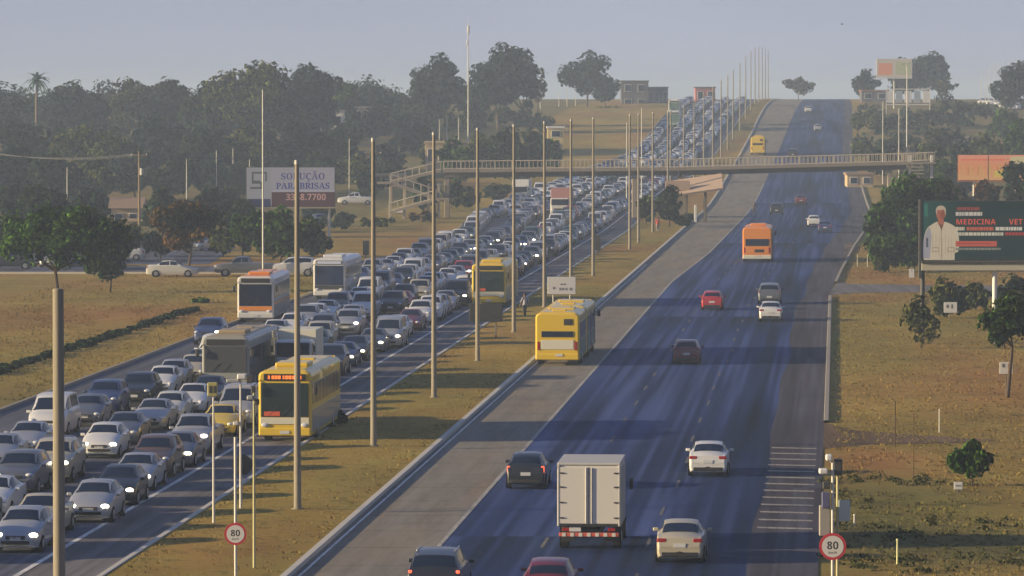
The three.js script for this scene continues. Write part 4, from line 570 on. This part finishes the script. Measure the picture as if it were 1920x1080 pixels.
// cars away from the highway
function parked(kind, colour, px, py, turn, label) { const p = foot(px, py), t = thing(kind === 'van' ? 'passenger_van' : kind === 'pickup' ? 'pickup_truck' : 'car', label, kind === 'van' ? 'van' : kind === 'pickup' ? 'pickup truck' : 'car', [p.x, p.y + .022, p.z], turn, 'cars off the highway'); buildCar(t, kind, colour, {}); }
parked('sedan', 'pearl', 323, 519, -Math.PI / 2, 'white saloon car side-on on the frontage road under the brown tree'); parked('pickup', 'grey', 458, 518, Math.PI / 2, 'dark grey pickup side-on behind the striped bus'); parked('suv', 'white', 548, 518, Math.PI / 2, 'white SUV side-on just behind the striped bus');
[[20, 505, 'suv', 'black', 'black SUV parked at the picture edge behind the leafy tree'], [62, 496, 'sedan', 'white', 'white saloon parked behind the leafy tree trunk'], [100, 500, 'hatchback', 'silver', 'silver hatchback parked behind the leafy tree'], [142, 498, 'sedan', 'grey', 'grey saloon parked behind the leafy tree'], [178, 505, 'suv', 'blue', 'dark blue SUV parked behind the leafy tree'], [212, 504, 'sedan', 'blue', 'dark blue saloon parked nearest the white saloon'], [232, 488, 'hatchback', 'white', 'white hatchback parked behind the dark blue saloon'], [10, 484, 'hatchback', 'white', 'white hatchback parked in the back row at the picture edge'], [372, 470, 'sedan', 'silver', 'silver saloon parked beside the brown tree trunk'], [668, 384, 'pickup', 'white', 'white pickup parked beyond the lettered billboard'], [600, 424, 'hatchback', 'grey', 'grey hatchback parked beneath the lettered billboard'], [335, 466, 'hatchback', 'blue', 'blue hatchback parked behind the brown tree']].forEach(([px, py, k, c, l], i) => parked(k, c, px, py, i % 3 ? Math.PI + rr(-.3, .3) : Math.PI / 2, l));
for (let i = 0; i < 16; i++) { const px = 1842 + (i >> 1) * 8 + (i % 2) * 6, py = 180 + (i >> 1) * 4.4, D = 1090 - (i >> 1) * 9, p = atD(px, D); const t = part('car', farCar(pick(['sedan', 'suv', 'hatchback']), pick(['white', 'silver', 'black', 'white']), true), farMat, scene); t.position.set(p.x, p.y + .03, p.z); t.rotation.y = Math.PI - .3; tag(t, `far car with lit lamps on the ridge road, ${ORD[i + 1]} from the top`, 'car', 'cars on the far ridge road'); }
// ---------------------------------------------------------------- trees and plants
const leafMats = {}, LEAF = { dark: [.075, .15, .085], blue: [.075, .145, .14], green: [.14, .31, .06], olive: [.27, .33, .10], brown: [.38, .24, .09], grey: [.22, .23, .16], fresh: [.18, .42, .07], rust: [.40, .2, .08] };
const leafMat = c => leafMats[c] ??= new THREE.MeshPhysicalMaterial({ color: lin(...LEAF[c]), vertexColors: true, roughness: 1, specularIntensity: .1, transmission: .35, thickness: 0, side: THREE.DoubleSide });
const barkMat = std([.09, .065, .045], .95), barkPale = std([.16, .13, .10], .95);
function leafGeo(lobes, n, size, flatness = .5) {
  const pos = [], col = [], nor = [], u = V(), v = V(), d = V(), tot = lobes.reduce((s, l) => s + l.r * l.r, 0);
  for (const l of lobes) {
    const m = Math.round(n * l.r * l.r / tot), tone = rr(.65, 1.35), warm = rr(-.12, .15);
    for (let i = 0; i < m; i++) {
      d.set(rr(-1, 1), rr(-1, 1), rr(-1, 1)); if (d.lengthSq() > 1 || d.lengthSq() < .01) { i--; continue; } d.normalize();
      const q = l.r * (rnd() < .8 ? rr(.74, 1.0 + .28 * rnd()) : rr(.25, .8)), c = V(l.x + d.x * q, l.y + d.y * q * (l.sy ?? .85), l.z + d.z * q);
      const nn = d.clone().add(V(rr(-1, 1), rr(-.6, 1), rr(-1, 1)).multiplyScalar(.75)).normalize(); u.set(rr(-1, 1), rr(-1, 1), rr(-1, 1)).cross(nn).normalize(); v.crossVectors(nn, u);
      const s = size * rr(.6, 1.35), a = u.clone().multiplyScalar(s), b = v.clone().multiplyScalar(s * rr(.4, .75)), bend = nn.clone().multiplyScalar(s * .25);
      const P = [c.clone().sub(a), c.clone().add(b).add(bend), c.clone().add(a), c.clone().sub(b).add(bend)];
      const t = tone * rr(.6, 1.4), cc = [t * (1 + warm), t, t * (1 - warm * .6)];
      for (const k of [0, 1, 2, 0, 2, 3]) { pos.push(P[k].x, P[k].y, P[k].z); col.push(...cc); nor.push(nn.x, nn.y, nn.z); }
    }
  }
  const g = new THREE.BufferGeometry(); g.setAttribute('position', new THREE.Float32BufferAttribute(pos, 3)); g.setAttribute('color', new THREE.Float32BufferAttribute(col, 3)); g.setAttribute('normal', new THREE.Float32BufferAttribute(nor, 3)); return g;
}
// [px, top py, D, width px, colour, label, bottom of the crown as a fraction of the height, density]
function tree(px, top, D, wpx, c, label, o = {}) {
  const p = atD(px, D), H = hgt(top, D) - p.y, W = wpx * D / F, cb = (o.clear ?? .3) * H, t = thing(o.shrub ? 'shrub' : 'tree', label, o.shrub ? 'shrub' : 'tree', p.toArray(), 0), lobes = [], n = Math.round((o.lobes ?? 11) * 1.5);
  const ry = (H - cb) / 2, cy = cb + ry, rx = W / 2;
  for (let i = 0; i < n; i++) { let x, y, z, k = 0; do { x = rr(-1, 1); y = rr(-1, 1); z = rr(-1, 1); } while (x * x + y * y + z * z > 1 && k++ < 20); const r = rr(.20, .42) * Math.min(rx, ry * 1.3); lobes.push({ x: x * (rx - r * .8), y: cy + y * (ry - r * .75), z: z * (rx - r * .8), r, sy: rr(.7, .95) }); }
  lobes.push({ x: rr(-.2, .2) * rx, y: H - ry * .38, z: 0, r: ry * .38, sy: .95 }, { x: 0, y: cy - ry * .1, z: 0, r: Math.min(rx, ry) * .62, sy: .9 });
  const leaf = o.leaf ?? clamp(D / 1350, .14, .62), area = lobes.reduce((s, l) => s + 12.6 * l.r * l.r, 0), cnt = clamp(Math.round(area / (leaf * leaf) * (o.density ?? .8)), 160, 4200);
  part('crown', leafGeo(lobes, cnt, leaf), leafMat(c), t);
  const base = clamp(H * .022, .05, .45), gs = [], lean = V(o.lean ?? rr(-.05, .05) * H, Math.max(cb * 1.05, H * .2), 0); gs.push(limb(V(0, -.2, 0), lean, base, base * .7, 8));
  for (const l of lobes.slice(0, o.shrub ? 4 : 7)) { const m = lean.clone().lerp(V(l.x, l.y, l.z), .5).add(V(0, -.06 * H, 0)); gs.push(limb(lean, m, base * .55, base * .35, 6), limb(m, V(l.x, l.y, l.z), base * .35, base * .12, 6)); }
  part(o.shrub ? 'stem' : 'trunk', gs, o.pale ? barkPale : barkMat, t); return t;
}
const T = [
  // skyline, left to right
  [12, 168, 830, 150, 'blue', 'dark tree on the skyline at the picture edge'], [140, 152, 830, 130, 'blue', 'dark ragged tree on the skyline next to the palm', { clear: .1 }], [245, 145, 860, 150, 'grey', 'grey green tree on the skyline beside the domed tree', { clear: .1 }], [312, 146, 840, 110, 'blue', 'dark tree with a small peak on the skyline', { clear: .1 }], [392, 150, 800, 120, 'dark', 'dark tree touching the great olive crown', { clear: .1 }],
  [480, 112, 800, 240, 'olive', 'great broad olive tree with the widest crown on the skyline', { clear: .12, lobes: 18 }], [575, 122, 815, 150, 'blue', 'dark blue green tree merged with the great olive crown', { clear: .1 }], [650, 152, 900, 64, 'green', 'slender tree beside the dark blue green crown', { clear: .15 }], [692, 156, 920, 90, 'blue', 'dark rounded tree behind the columned building', { clear: .15 }], [745, 172, 960, 66, 'dark', 'small dark tree in the skyline gap', { clear: .15 }],
  [820, 100, 900, 108, 'blue', 'tall domed tree beside the antenna mast', { clear: .12 }], [890, 140, 930, 90, 'blue', 'dark tree between the domed tree and the tallest tree', { clear: .1 }], [935, 80, 910, 110, 'blue', 'tallest dark tree on the skyline with a split top', { clear: .12, lobes: 14 }], [975, 88, 930, 80, 'blue', 'dark tree leaning against the tallest tree', { clear: .12 }], [1008, 128, 960, 40, 'grey', 'thin greyish tree at the foot of the tallest tree', { clear: .3, density: .5 }],
  [1100, 95, 1060, 105, 'blue', 'lone airy tree standing on the ridge', { clear: .18, density: .65, lobes: 13 }], [1135, 140, 1070, 62, 'blue', 'small dark tree joined to the lone ridge tree', { clear: .1 }], [1497, 144, 1240, 76, 'grey', 'rounded tree at the top of the hill road', { clear: .2 }],
  [1740, 98, 1130, 118, 'blue', 'big dark tree on the ridge behind the billboard', { clear: .15, lobes: 14 }], [1690, 108, 1120, 90, 'dark', 'dark tree behind the ridge billboard', { clear: .1 }], [1625, 128, 1120, 64, 'blue', 'ragged tree at the edge of the ridge billboard', { clear: .15, density: .6 }], [1772, 146, 1090, 54, 'grey', 'thin purplish tree beside the big ridge tree', { clear: .3, density: .5 }], [1900, 115, 980, 90, 'dark', 'dark tree by the far ridge road at the picture edge', { clear: .1 }],
  // middle belt
  [50, 225, 720, 210, 'dark', 'wide dark tree in the middle belt at the picture edge', { clear: .05 }], [170, 235, 700, 190, 'olive', 'dull olive tree in the middle belt below the palm', { clear: .05 }], [280, 215, 730, 190, 'blue', 'blue green tree in the middle belt under the grey crown', { clear: .05 }], [385, 240, 700, 170, 'dark', 'dark tree in the middle belt before the great olive tree', { clear: .05 }], [470, 235, 720, 160, 'olive', 'shaded olive tree above the lettered billboard', { clear: .05 }], [560, 225, 725, 170, 'blue', 'dark tree over the far end of the lettered billboard', { clear: .05 }], [640, 245, 740, 120, 'dark', 'dark bushy tree under the columned building', { clear: .05 }], [715, 268, 720, 100, 'blue', 'dark bushy tree by the tan building', { clear: .05 }], [770, 250, 800, 90, 'dark', 'dark tree above the bridge ramp', { clear: .05 }], [20, 300, 640, 160, 'dark', 'low dark tree behind the parking lot at the edge', { clear: .05 }], [130, 330, 640, 150, 'blue', 'low dark tree behind the leafy roadside tree', { clear: .05 }],
  [30, 268, 640, 130, 'blue', 'understorey tree of the dark belt, first from the picture edge', { clear: .02 }], [110, 285, 630, 120, 'dark', 'understorey tree of the dark belt behind the short pale post', { clear: .02 }], [185, 290, 640, 120, 'olive', 'olive understorey tree of the dark belt under the palm', { clear: .02 }], [255, 280, 650, 110, 'blue', 'understorey tree of the dark belt behind the transformer pole', { clear: .02 }], [325, 285, 640, 110, 'dark', 'understorey tree of the dark belt behind the brown tree', { clear: .02 }], [400, 280, 660, 110, 'blue', 'understorey tree of the dark belt behind the thin post', { clear: .02 }], [465, 290, 650, 90, 'dark', 'understorey tree of the dark belt behind the billboard logo', { clear: .02 }], [535, 280, 670, 110, 'blue', 'understorey tree of the dark belt above the billboard lettering', { clear: .02 }], [605, 285, 680, 100, 'dark', 'understorey tree of the dark belt past the billboard end', { clear: .02 }], [670, 290, 690, 90, 'olive', 'olive understorey tree of the dark belt past the billboard', { clear: .02 }], [730, 300, 700, 70, 'dark', 'understorey tree behind the bridge ramp', { clear: .02 }],
  [20, 345, 560, 120, 'dark', 'low dark tree at the picture edge above the parking lot', { clear: .02 }], [180, 355, 570, 110, 'blue', 'low dark tree beside the brown house', { clear: .02 }], [430, 350, 590, 60, 'dark', 'low dark tree beside the billboard edge', { clear: .02 }],
  [860, 258, 690, 90, 'green', 'green bushy tree directly behind the footbridge', { clear: .05 }], [965, 238, 700, 120, 'dark', 'very dark bushy tree behind the bridge railing', { clear: .05 }], [905, 250, 730, 80, 'olive', 'olive bushy tree between the green and the very dark one', { clear: .05 }], [1010, 215, 900, 70, 'dark', 'small dark tree on the dry slope', { clear: .1 }],
  [935, 345, 640, 90, 'dark', 'dark bush in shade under the footbridge', { clear: .02, shrub: true }], [870, 350, 620, 60, 'olive', 'olive bush under the footbridge', { clear: .02, shrub: true }], [795, 395, 560, 70, 'brown', 'brownish bush under the bridge ramp', { clear: .02, shrub: true }],
  [585, 195, 850, 90, 'dark', 'dark tree in the gap beside the columned building', { clear: .03 }], [700, 200, 870, 90, 'blue', 'blue green tree in the skyline gap below the tiled house', { clear: .03 }], [762, 205, 880, 80, 'dark', 'dark tree below the small skyline tree', { clear: .03 }], [790, 235, 800, 80, 'blue', 'bushy tree between the ramp and the domed tree', { clear: .03 }], [870, 205, 900, 100, 'olive', 'olive tree at the foot of the domed tree', { clear: .03 }], [945, 200, 930, 90, 'green', 'green tree at the foot of the tallest tree', { clear: .03 }], [655, 215, 830, 70, 'dark', 'dark tree partly covering the columned building', { clear: .03 }],
  // left, near
  [112, 376, 330, 300, 'fresh', 'leafy roadside tree with forked trunk behind the thick pole', { clear: .34, lobes: 34, density: .42 }], [205, 420, 360, 130, 'green', 'darker low tree joined to the leafy roadside tree', { clear: .2 }], [352, 372, 402, 175, 'brown', 'brown half bare tree above the white saloon', { clear: .25, density: .7, lobes: 16 }], [525, 388, 425, 175, 'green', 'dense green tree below the lettered billboard', { clear: .02, lobes: 16 }], [455, 398, 440, 70, 'green', 'green tree beside the billboard light pole', { clear: .1 }], [595, 430, 440, 80, 'dark', 'dark shaded bush under the lettered billboard', { clear: .02, shrub: true }],
  [376, 560, 342, 34, 'green', 'small spiky bush on the verge beside the striped bus', { clear: .02, shrub: true }], [638, 772, 214, 36, 'dark', 'small dark plant on the median by the yellow bus', { clear: .02, shrub: true }],
  [1255, 345, 535, 58, 'dark', 'dark shrub tree beside the bus shelter', { clear: .05 }], [1212, 365, 545, 44, 'olive', 'olive shrub at the end of the median', { clear: .05, shrub: true }], [1285, 400, 540, 40, 'dark', 'low dark shrub before the bus shelter', { clear: .02, shrub: true }],
  [60, 342, 490, 150, 'dark', 'dense dark tree behind the parked cars, at the edge', { clear: .02 }], [165, 352, 500, 130, 'blue', 'dense dark tree behind the parked cars, past the short pale post', { clear: .02 }], [300, 352, 515, 100, 'dark', 'dark tree behind the brown half bare tree', { clear: .02 }], [400, 352, 520, 100, 'blue', 'dark blue green tree behind the brown half bare tree', { clear: .02 }], [455, 372, 500, 80, 'dark', 'dark tree under the billboard logo', { clear: .02 }], [15, 400, 425, 120, 'dark', 'dark bush over the parked black SUV', { clear: .1 }],
  [248, 420, 440, 90, 'dark', 'dark low tree behind the parked dark blue saloon', { clear: .02 }], [300, 430, 430, 80, 'blue', 'low bush behind the white saloon roof', { clear: .02 }], [418, 425, 440, 60, 'olive', 'olive bush between the brown tree and the green tree', { clear: .02, shrub: true }], [640, 395, 530, 90, 'dark', 'dark bush on the bank past the lettered billboard', { clear: .02, shrub: true }], [705, 408, 540, 90, 'olive', 'olive bush on the bank before the bridge ramp', { clear: .02, shrub: true }], [590, 375, 560, 80, 'blue', 'dark tree under the lettered billboard phone number', { clear: .02 }], [800, 330, 610, 70, 'dark', 'dark tree within the bridge ramp', { clear: .02 }], [845, 340, 620, 60, 'olive', 'olive tree beside the bridge pier', { clear: .02 }], [690, 320, 660, 80, 'dark', 'dark tree behind the white pickup', { clear: .02 }],
  [1000, 242, 735, 80, 'dark', 'dark tree on the slope beyond the bridge railing', { clear: .02 }], [815, 262, 745, 70, 'olive', 'olive tree just above the tan building', { clear: .02 }], [1035, 262, 745, 50, 'green', 'green shrub in front of the pale yellow building', { clear: .02, shrub: true }], [985, 205, 930, 90, 'olive', 'olive scrub on the slope under the tallest tree', { clear: .02 }], [1140, 205, 1050, 60, 'olive', 'low scrub at the foot of the dark grey block', { clear: .02, shrub: true }],
  // right slope
  [1640, 205, 900, 110, 'olive', 'olive scrub tree on the slope beside the hill road', { clear: .03 }], [1720, 205, 920, 130, 'grey', 'grey scrub tree in the middle of the slope', { clear: .03 }], [1800, 188, 930, 140, 'grey', 'wide purplish scrub tree high on the slope', { clear: .03 }], [1880, 205, 860, 110, 'green', 'green scrub tree below the far ridge road', { clear: .03 }], [1690, 250, 800, 110, 'dark', 'dark scrub tree behind the bridge end', { clear: .03 }], [1770, 240, 780, 120, 'grey', 'grey scrub tree behind the bridge end', { clear: .03 }], [1850, 250, 720, 120, 'olive', 'olive tree above the orange billboard', { clear: .03 }], [1910, 225, 700, 90, 'green', 'green tree above the orange billboard at the picture edge', { clear: .03 }], [1620, 260, 780, 60, 'olive', 'low olive scrub beside the hill road', { clear: .02, shrub: true }],
  [1700, 325, 430, 160, 'fresh', 'green tree between the road bend and the green billboard', { clear: .01, lobes: 18 }], [1655, 380, 415, 90, 'fresh', 'leafy green shrub at the road bend', { clear: .05 }], [1750, 330, 460, 120, 'green', 'dark green tree touching the green billboard', { clear: .1 }], [1850, 335, 520, 70, 'rust', 'rust coloured tree under the orange billboard', { clear: .1, density: .6 }], [1905, 300, 500, 70, 'dark', 'dark tree covering the edge of the orange billboard', { clear: .1 }], [1800, 345, 500, 80, 'grey', 'dull tree behind the green billboard', { clear: .1 }],
  [1668, 440, 402, 80, 'green', 'low green shrub filling the foot of the trees at the road bend', { clear: .02, shrub: true }], [1715, 445, 405, 70, 'fresh', 'low green shrub against the green billboard edge', { clear: .02, shrub: true }],
  [1655, 262, 720, 80, 'dark', 'dark scrub tree just behind the bridge end railing', { clear: .02 }], [1740, 268, 690, 90, 'olive', 'olive scrub tree behind the bridge stair', { clear: .02 }], [1800, 272, 660, 80, 'dark', 'dark scrub tree beside the orange billboard', { clear: .02 }], [1765, 300, 600, 60, 'green', 'green tree in front of the bridge stair', { clear: .02 }],
  [1775, 520, 318, 90, 'olive', 'olive bush beneath the green billboard', { clear: .02, shrub: true }], [1830, 530, 330, 90, 'olive', 'second olive bush beneath the green billboard, beside its white post', { clear: .02, shrub: true }], [1905, 515, 315, 90, 'dark', 'dark bush beneath the green billboard at the picture edge', { clear: .02, shrub: true }],
  [1728, 552, 280, 84, 'olive', 'sparse bush with a leaning stem before the small plate', { clear: .05, shrub: true, density: .3 }], [1890, 545, 234, 110, 'green', 'crooked tree with a twisted trunk at the picture edge', { clear: .45, density: .6, lean: .25 }], [1826, 825, 181, 100, 'fresh', 'round green bush on the dry verge', { clear: .02, shrub: true, density: .7 }], [1655, 480, 400, 40, 'olive', 'low bush beside the side entrance', { clear: .02, shrub: true, density: .6 }],
];
for (const [px, top, D, w, c, lab, o] of T) tree(px, top, D, w, c, lab, o);
// palm on the skyline
{ const D = 810, p = atD(68, D), H = hgt(150, D) - p.y, t = thing('palm_tree', 'tall palm with a shaggy head standing above the skyline', 'palm tree', p.toArray(), 0); part('trunk', limb(V(0, -.2, 0), V(.2, H, 0), .3, .2, 8), barkPale, t);
  const pos = [], col = []; for (let i = 0; i < 46; i++) { const a = rr(0, 6.28), e = rr(-.7, 1.1), l = rr(2.2, 3.6); let q = V(.2, H, 0); const dir = V(Math.cos(a) * Math.cos(e), Math.sin(e), Math.sin(a) * Math.cos(e)), side = V(-Math.sin(a), 0, Math.cos(a)); for (let k = 0; k < 5; k++) { const w0 = .45 * (1 - k / 6), w1 = .45 * (1 - (k + 1) / 6), n = q.clone().addScaledVector(dir, l / 5); dir.y -= .28; dir.normalize(); const A = [q.clone().addScaledVector(side, w0), q.clone().addScaledVector(side, -w0), n.clone().addScaledVector(side, -w1), n.clone().addScaledVector(side, w1)]; const s = rr(.7, 1.3); for (const m of [0, 1, 2, 0, 2, 3]) { pos.push(A[m].x, A[m].y, A[m].z); col.push(s, s, s); } q = n; } }
  const g = new THREE.BufferGeometry(); g.setAttribute('position', new THREE.Float32BufferAttribute(pos, 3)); g.setAttribute('color', new THREE.Float32BufferAttribute(col, 3)); g.computeVertexNormals(); part('fronds', g, leafMat('blue'), t); }
// far wood behind the skyline trees, one mass
{ const lobes = []; for (let i = 0; i < 150; i++) { const px = rr(-250, 800), D = rr(880, 1000), p = atD(px, D), r = rr(2.2, 4); lobes.push({ x: p.x, y: p.y + rr(1, 5), z: p.z, r, sy: .9 }); } for (let i = 0; i < 60; i++) { const px = rr(1600, 2150), D = rr(820, 1060), p = atD(px, D), r = rr(1.2, 2.4); lobes.push({ x: p.x, y: p.y + rr(.3, 1.5), z: p.z, r, sy: .8 }); } const m = part('far_wood', leafGeo(lobes, 34000, .55), leafMat('dark'), scene); m.userData.kind = 'stuff'; }
// dry grass tufts
{
  const blades = []; for (let i = 0; i < 7; i++) { const a = rr(0, 6.28), r = rr(.02, .12), l = rr(.07, .16), w = .03, x = Math.cos(a) * r, z = Math.sin(a) * r, dx = Math.cos(a) * l * .5, dz = Math.sin(a) * l * .5; blades.push(x - w * Math.sin(a), 0, z + w * Math.cos(a), x + w * Math.sin(a), 0, z - w * Math.cos(a), x + dx, l, z + dz); }
  const g = new THREE.BufferGeometry(); g.setAttribute('position', new THREE.Float32BufferAttribute(blades, 3)); g.computeVertexNormals();
  const places = []; const scatter = (n, l0, l1, d0, d1, up, s0 = .6, s1 = 1.3, tone = 1) => { for (let i = 0; i < n; i++) { const D = d0 * Math.pow(d1 / d0, rnd()), L = lerp(typeof l0 === 'function' ? l0(D) : l0, typeof l1 === 'function' ? l1(D) : l1, rnd()), x = L + HEAD * D; if (N16(x / 2.3 + 9, D / 5) < .22) continue; places.push([road(L, D, up), rr(s0, s1) * .6, tone, x, D]); } };
  scatter(7000, D => medL(D) + .3, D => medR(D) - .3, 130, 480, .13); scatter(13000, D => shR(D) + .5, 16, 135, 360, 0, .6, 1.5); scatter(12000, -64, D => leftKerb(D) - .4, 200, 400, 0, .7, 1.6); scatter(5000, 1, 22, 376, 480, 0, .8, 1.6);
  const im = new THREE.InstancedMesh(g, std([1, 1, 1], 1), places.length), m = new THREE.Object3D(); im.name = 'grass'; im.userData.kind = 'stuff';
  places.forEach(([p, s, tone, x, D], i) => { m.position.copy(p); m.rotation.y = rr(0, 6.28); m.scale.set(s * 1.2, s, s * 1.2); m.updateMatrix(); im.setMatrixAt(i, m.matrix); const c = landColour(x, D), k = rr(.75, 1.15); im.setColorAt(i, lin(c[0] * k * .66, c[1] * k * rr(.62, .72), c[2] * k * .66)); }); im.receiveShadow = true; scene.add(im);
}
// rough weeds on the near right verge
{ const lobes = []; for (const [px, py, n, w, dd] of [[1660, 905, 16, 2.6, 2], [1740, 905, 10, 2, 2], [1690, 1000, 18, 2.6, 3], [1640, 1060, 14, 1.6, 3], [1760, 1050, 18, 3, 4], [1850, 985, 12, 2, 3], [1600, 940, 8, .6, 4]]) { const c = foot(px, py); for (let i = 0; i < n; i++) lobes.push({ x: c.x + rr(-w, w), y: c.y + .04, z: c.z + rr(-dd, dd), r: rr(.12, .32), sy: .55 }); } const m = part('weeds', leafGeo(lobes, 2200, .075), leafMat('olive'), scene); m.userData.kind = 'stuff'; }
// dark overgrown ditch across the left verge
{ const a = foot(-20, 705), b = foot(362, 583), lobes = []; for (let i = 0; i < 70; i++) { const p = a.clone().lerp(b, i / 69), r = rr(.25, .5); lobes.push({ x: p.x + rr(-.2, .2), y: p.y + .1, z: p.z + rr(-.8, .8), r, sy: .5 }); } const m = part('ditch_weeds', leafGeo(lobes, 5200, .16), leafMat('dark'), scene); m.userData.kind = 'stuff'; }
// ---------------------------------------------------------------- people and a bird
function personGeo(bones, shirt, trousers, skin = [.22, .12, .08], hair = [.02, .016, .013]) {
  const R = 76, mc = new MarchingCubes(R, std([1, 1, 1]), false, false, 60000), S = 2.1, ctr = V(0, .95, 0); mc.isolation = 0;
  const P = V(), q = V();
  for (let z = 0; z < R; z++) for (let y = 0; y < R; y++) for (let x = 0; x < R; x++) {
    P.set((x / R - .5) * S, (y / R - .5) * S + ctr.y, (z / R - .5) * S); let d = 9;
    for (const [ax, ay, az, ra, bx, by, bz, rb] of bones) { const ex = bx - ax, ey = by - ay, ez = bz - az, t = clamp(((P.x - ax) * ex + (P.y - ay) * ey + (P.z - az) * ez) / (ex * ex + ey * ey + ez * ez + 1e-9), 0, 1), e = Math.hypot(P.x - ax - ex * t, P.y - ay - ey * t, P.z - az - ez * t) - lerp(ra, rb, t), k = .035, h = clamp(.5 + .5 * (d - e) / k, 0, 1); d = lerp(d, e, h) - k * h * (1 - h); }
    mc.field[x + y * R + z * R * R] = -d;
  }
  mc.update(); const n = mc.count, pos = [], col = [];
  for (let i = 0; i < n; i++) { const x = mc.positionArray[i * 3] * S / 2, y = mc.positionArray[i * 3 + 1] * S / 2 + ctr.y, z = mc.positionArray[i * 3 + 2] * S / 2; pos.push(x, y, z); const c = y > 1.64 && (z > -.03 || y > 1.70) ? hair : y > 1.42 && Math.abs(x) < .13 ? skin : y < .09 ? [.02, .02, .02] : y < .92 && Math.abs(x) < .22 ? trousers : Math.abs(x) > .2 && y < 1.12 ? skin : shirt; col.push(...c); }
  const g = new THREE.BufferGeometry(); g.setAttribute('position', new THREE.Float32BufferAttribute(pos, 3)); g.setAttribute('color', new THREE.Float32BufferAttribute(col, 3)); g.setAttribute('normal', new THREE.Float32BufferAttribute(Array.from(mc.normalArray.slice(0, n * 3)), 3)); return g;
}
const stand = (st, sw) => { const b = [[0, .95, 0, .14, 0, 1.22, 0, .13], [0, 1.22, 0, .13, 0, 1.40, 0, .12], [-.15, 1.40, 0, .07, .15, 1.40, 0, .07], [0, 1.42, 0, .06, 0, 1.54, -.01, .055], [0, 1.60, -.01, .095, 0, 1.68, 0, .095], [0, 1.60, -.10, .018, 0, 1.62, -.105, .015], [-.095, 1.62, 0, .02, .095, 1.62, 0, .02]]; for (const s of [-1, 1]) { const f = s * st; b.push([s * .09, .92, 0, .095, s * .10, .50, -.5 * f - .02, .065], [s * .10, .50, -.5 * f - .02, .062, s * .10, .09, -f * .9 + (f < 0 ? .04 : 0), .042], [s * .10, .05, -f * .9 + .02, .045, s * .11, .04, -f * .9 - .15, .035], [s * .19, 1.39, 0, .052, s * .25, 1.12, s * sw, .042], [s * .25, 1.12, s * sw, .04, s * .255, .87, s * sw * 2 - .04, .03], [s * .255, .86, s * sw * 2 - .04, .032, s * .25, .77, s * sw * 2 - .07, .02], [s * .245, .84, s * sw * 2 - .07, .014, s * .225, .79, s * sw * 2 - .10, .011]); } return b; };
const personMat = new THREE.MeshStandardMaterial({ vertexColors: true, roughness: .85 });
function person(label, px, py, turn, st, sw, shirt, trousers) { const p = foot(px, py), m = part('person', personGeo(stand(st, sw), shirt, trousers), personMat, scene); m.position.copy(p).add(V(0, .03, 0)); m.rotation.y = turn; tag(m, label, 'person'); }
person('person in a pale shirt and dark trousers walking on the median by the sign board', 984, 597, .5, .16, .10, [.34, .32, .36], [.02, .022, .03]);
person('person in dark clothes walking along the bus lane near the footbridge', 1414, 404, 2.8, .2, .12, [.04, .04, .05], [.03, .03, .035]);
person('person in a red top standing at the end of the median', 1233, 436, .2, .06, .04, [.45, .06, .05], [.28, .24, .22]);
{ const D = 620, p = atD(1578, D), t = thing('bird', 'small dark bird flying high in the empty sky', 'bird', [p.x, hgt(46, D), p.z], .6), bm = std([.03, .03, .035], .9); const b = new THREE.SphereGeometry(1, 10, 8); b.scale(.07, .06, .2); part('body', [b, (() => { const h = new THREE.SphereGeometry(.05, 8, 6); h.translate(0, .03, -.2); return h; })(), (() => { const c = new THREE.ConeGeometry(.06, .16, 5); c.rotateX(-Math.PI / 2); c.scale(1, .3, 1); c.translate(0, 0, .25); return c; })()], bm, t); for (const s of [-1, 1]) { const g = new THREE.BufferGeometry(); g.setAttribute('position', new THREE.Float32BufferAttribute([s * .03, .02, -.1, s * .03, .02, .1, s * .25, .14, .02, s * .03, .02, -.1, s * .25, .14, .02, s * .22, .14, -.1, s * .22, .14, -.1, s * .25, .14, .02, s * .42, .10, .0], 3)); g.computeVertexNormals(); part('wing', g, bm, t); } }

renderer.render(scene, camera);
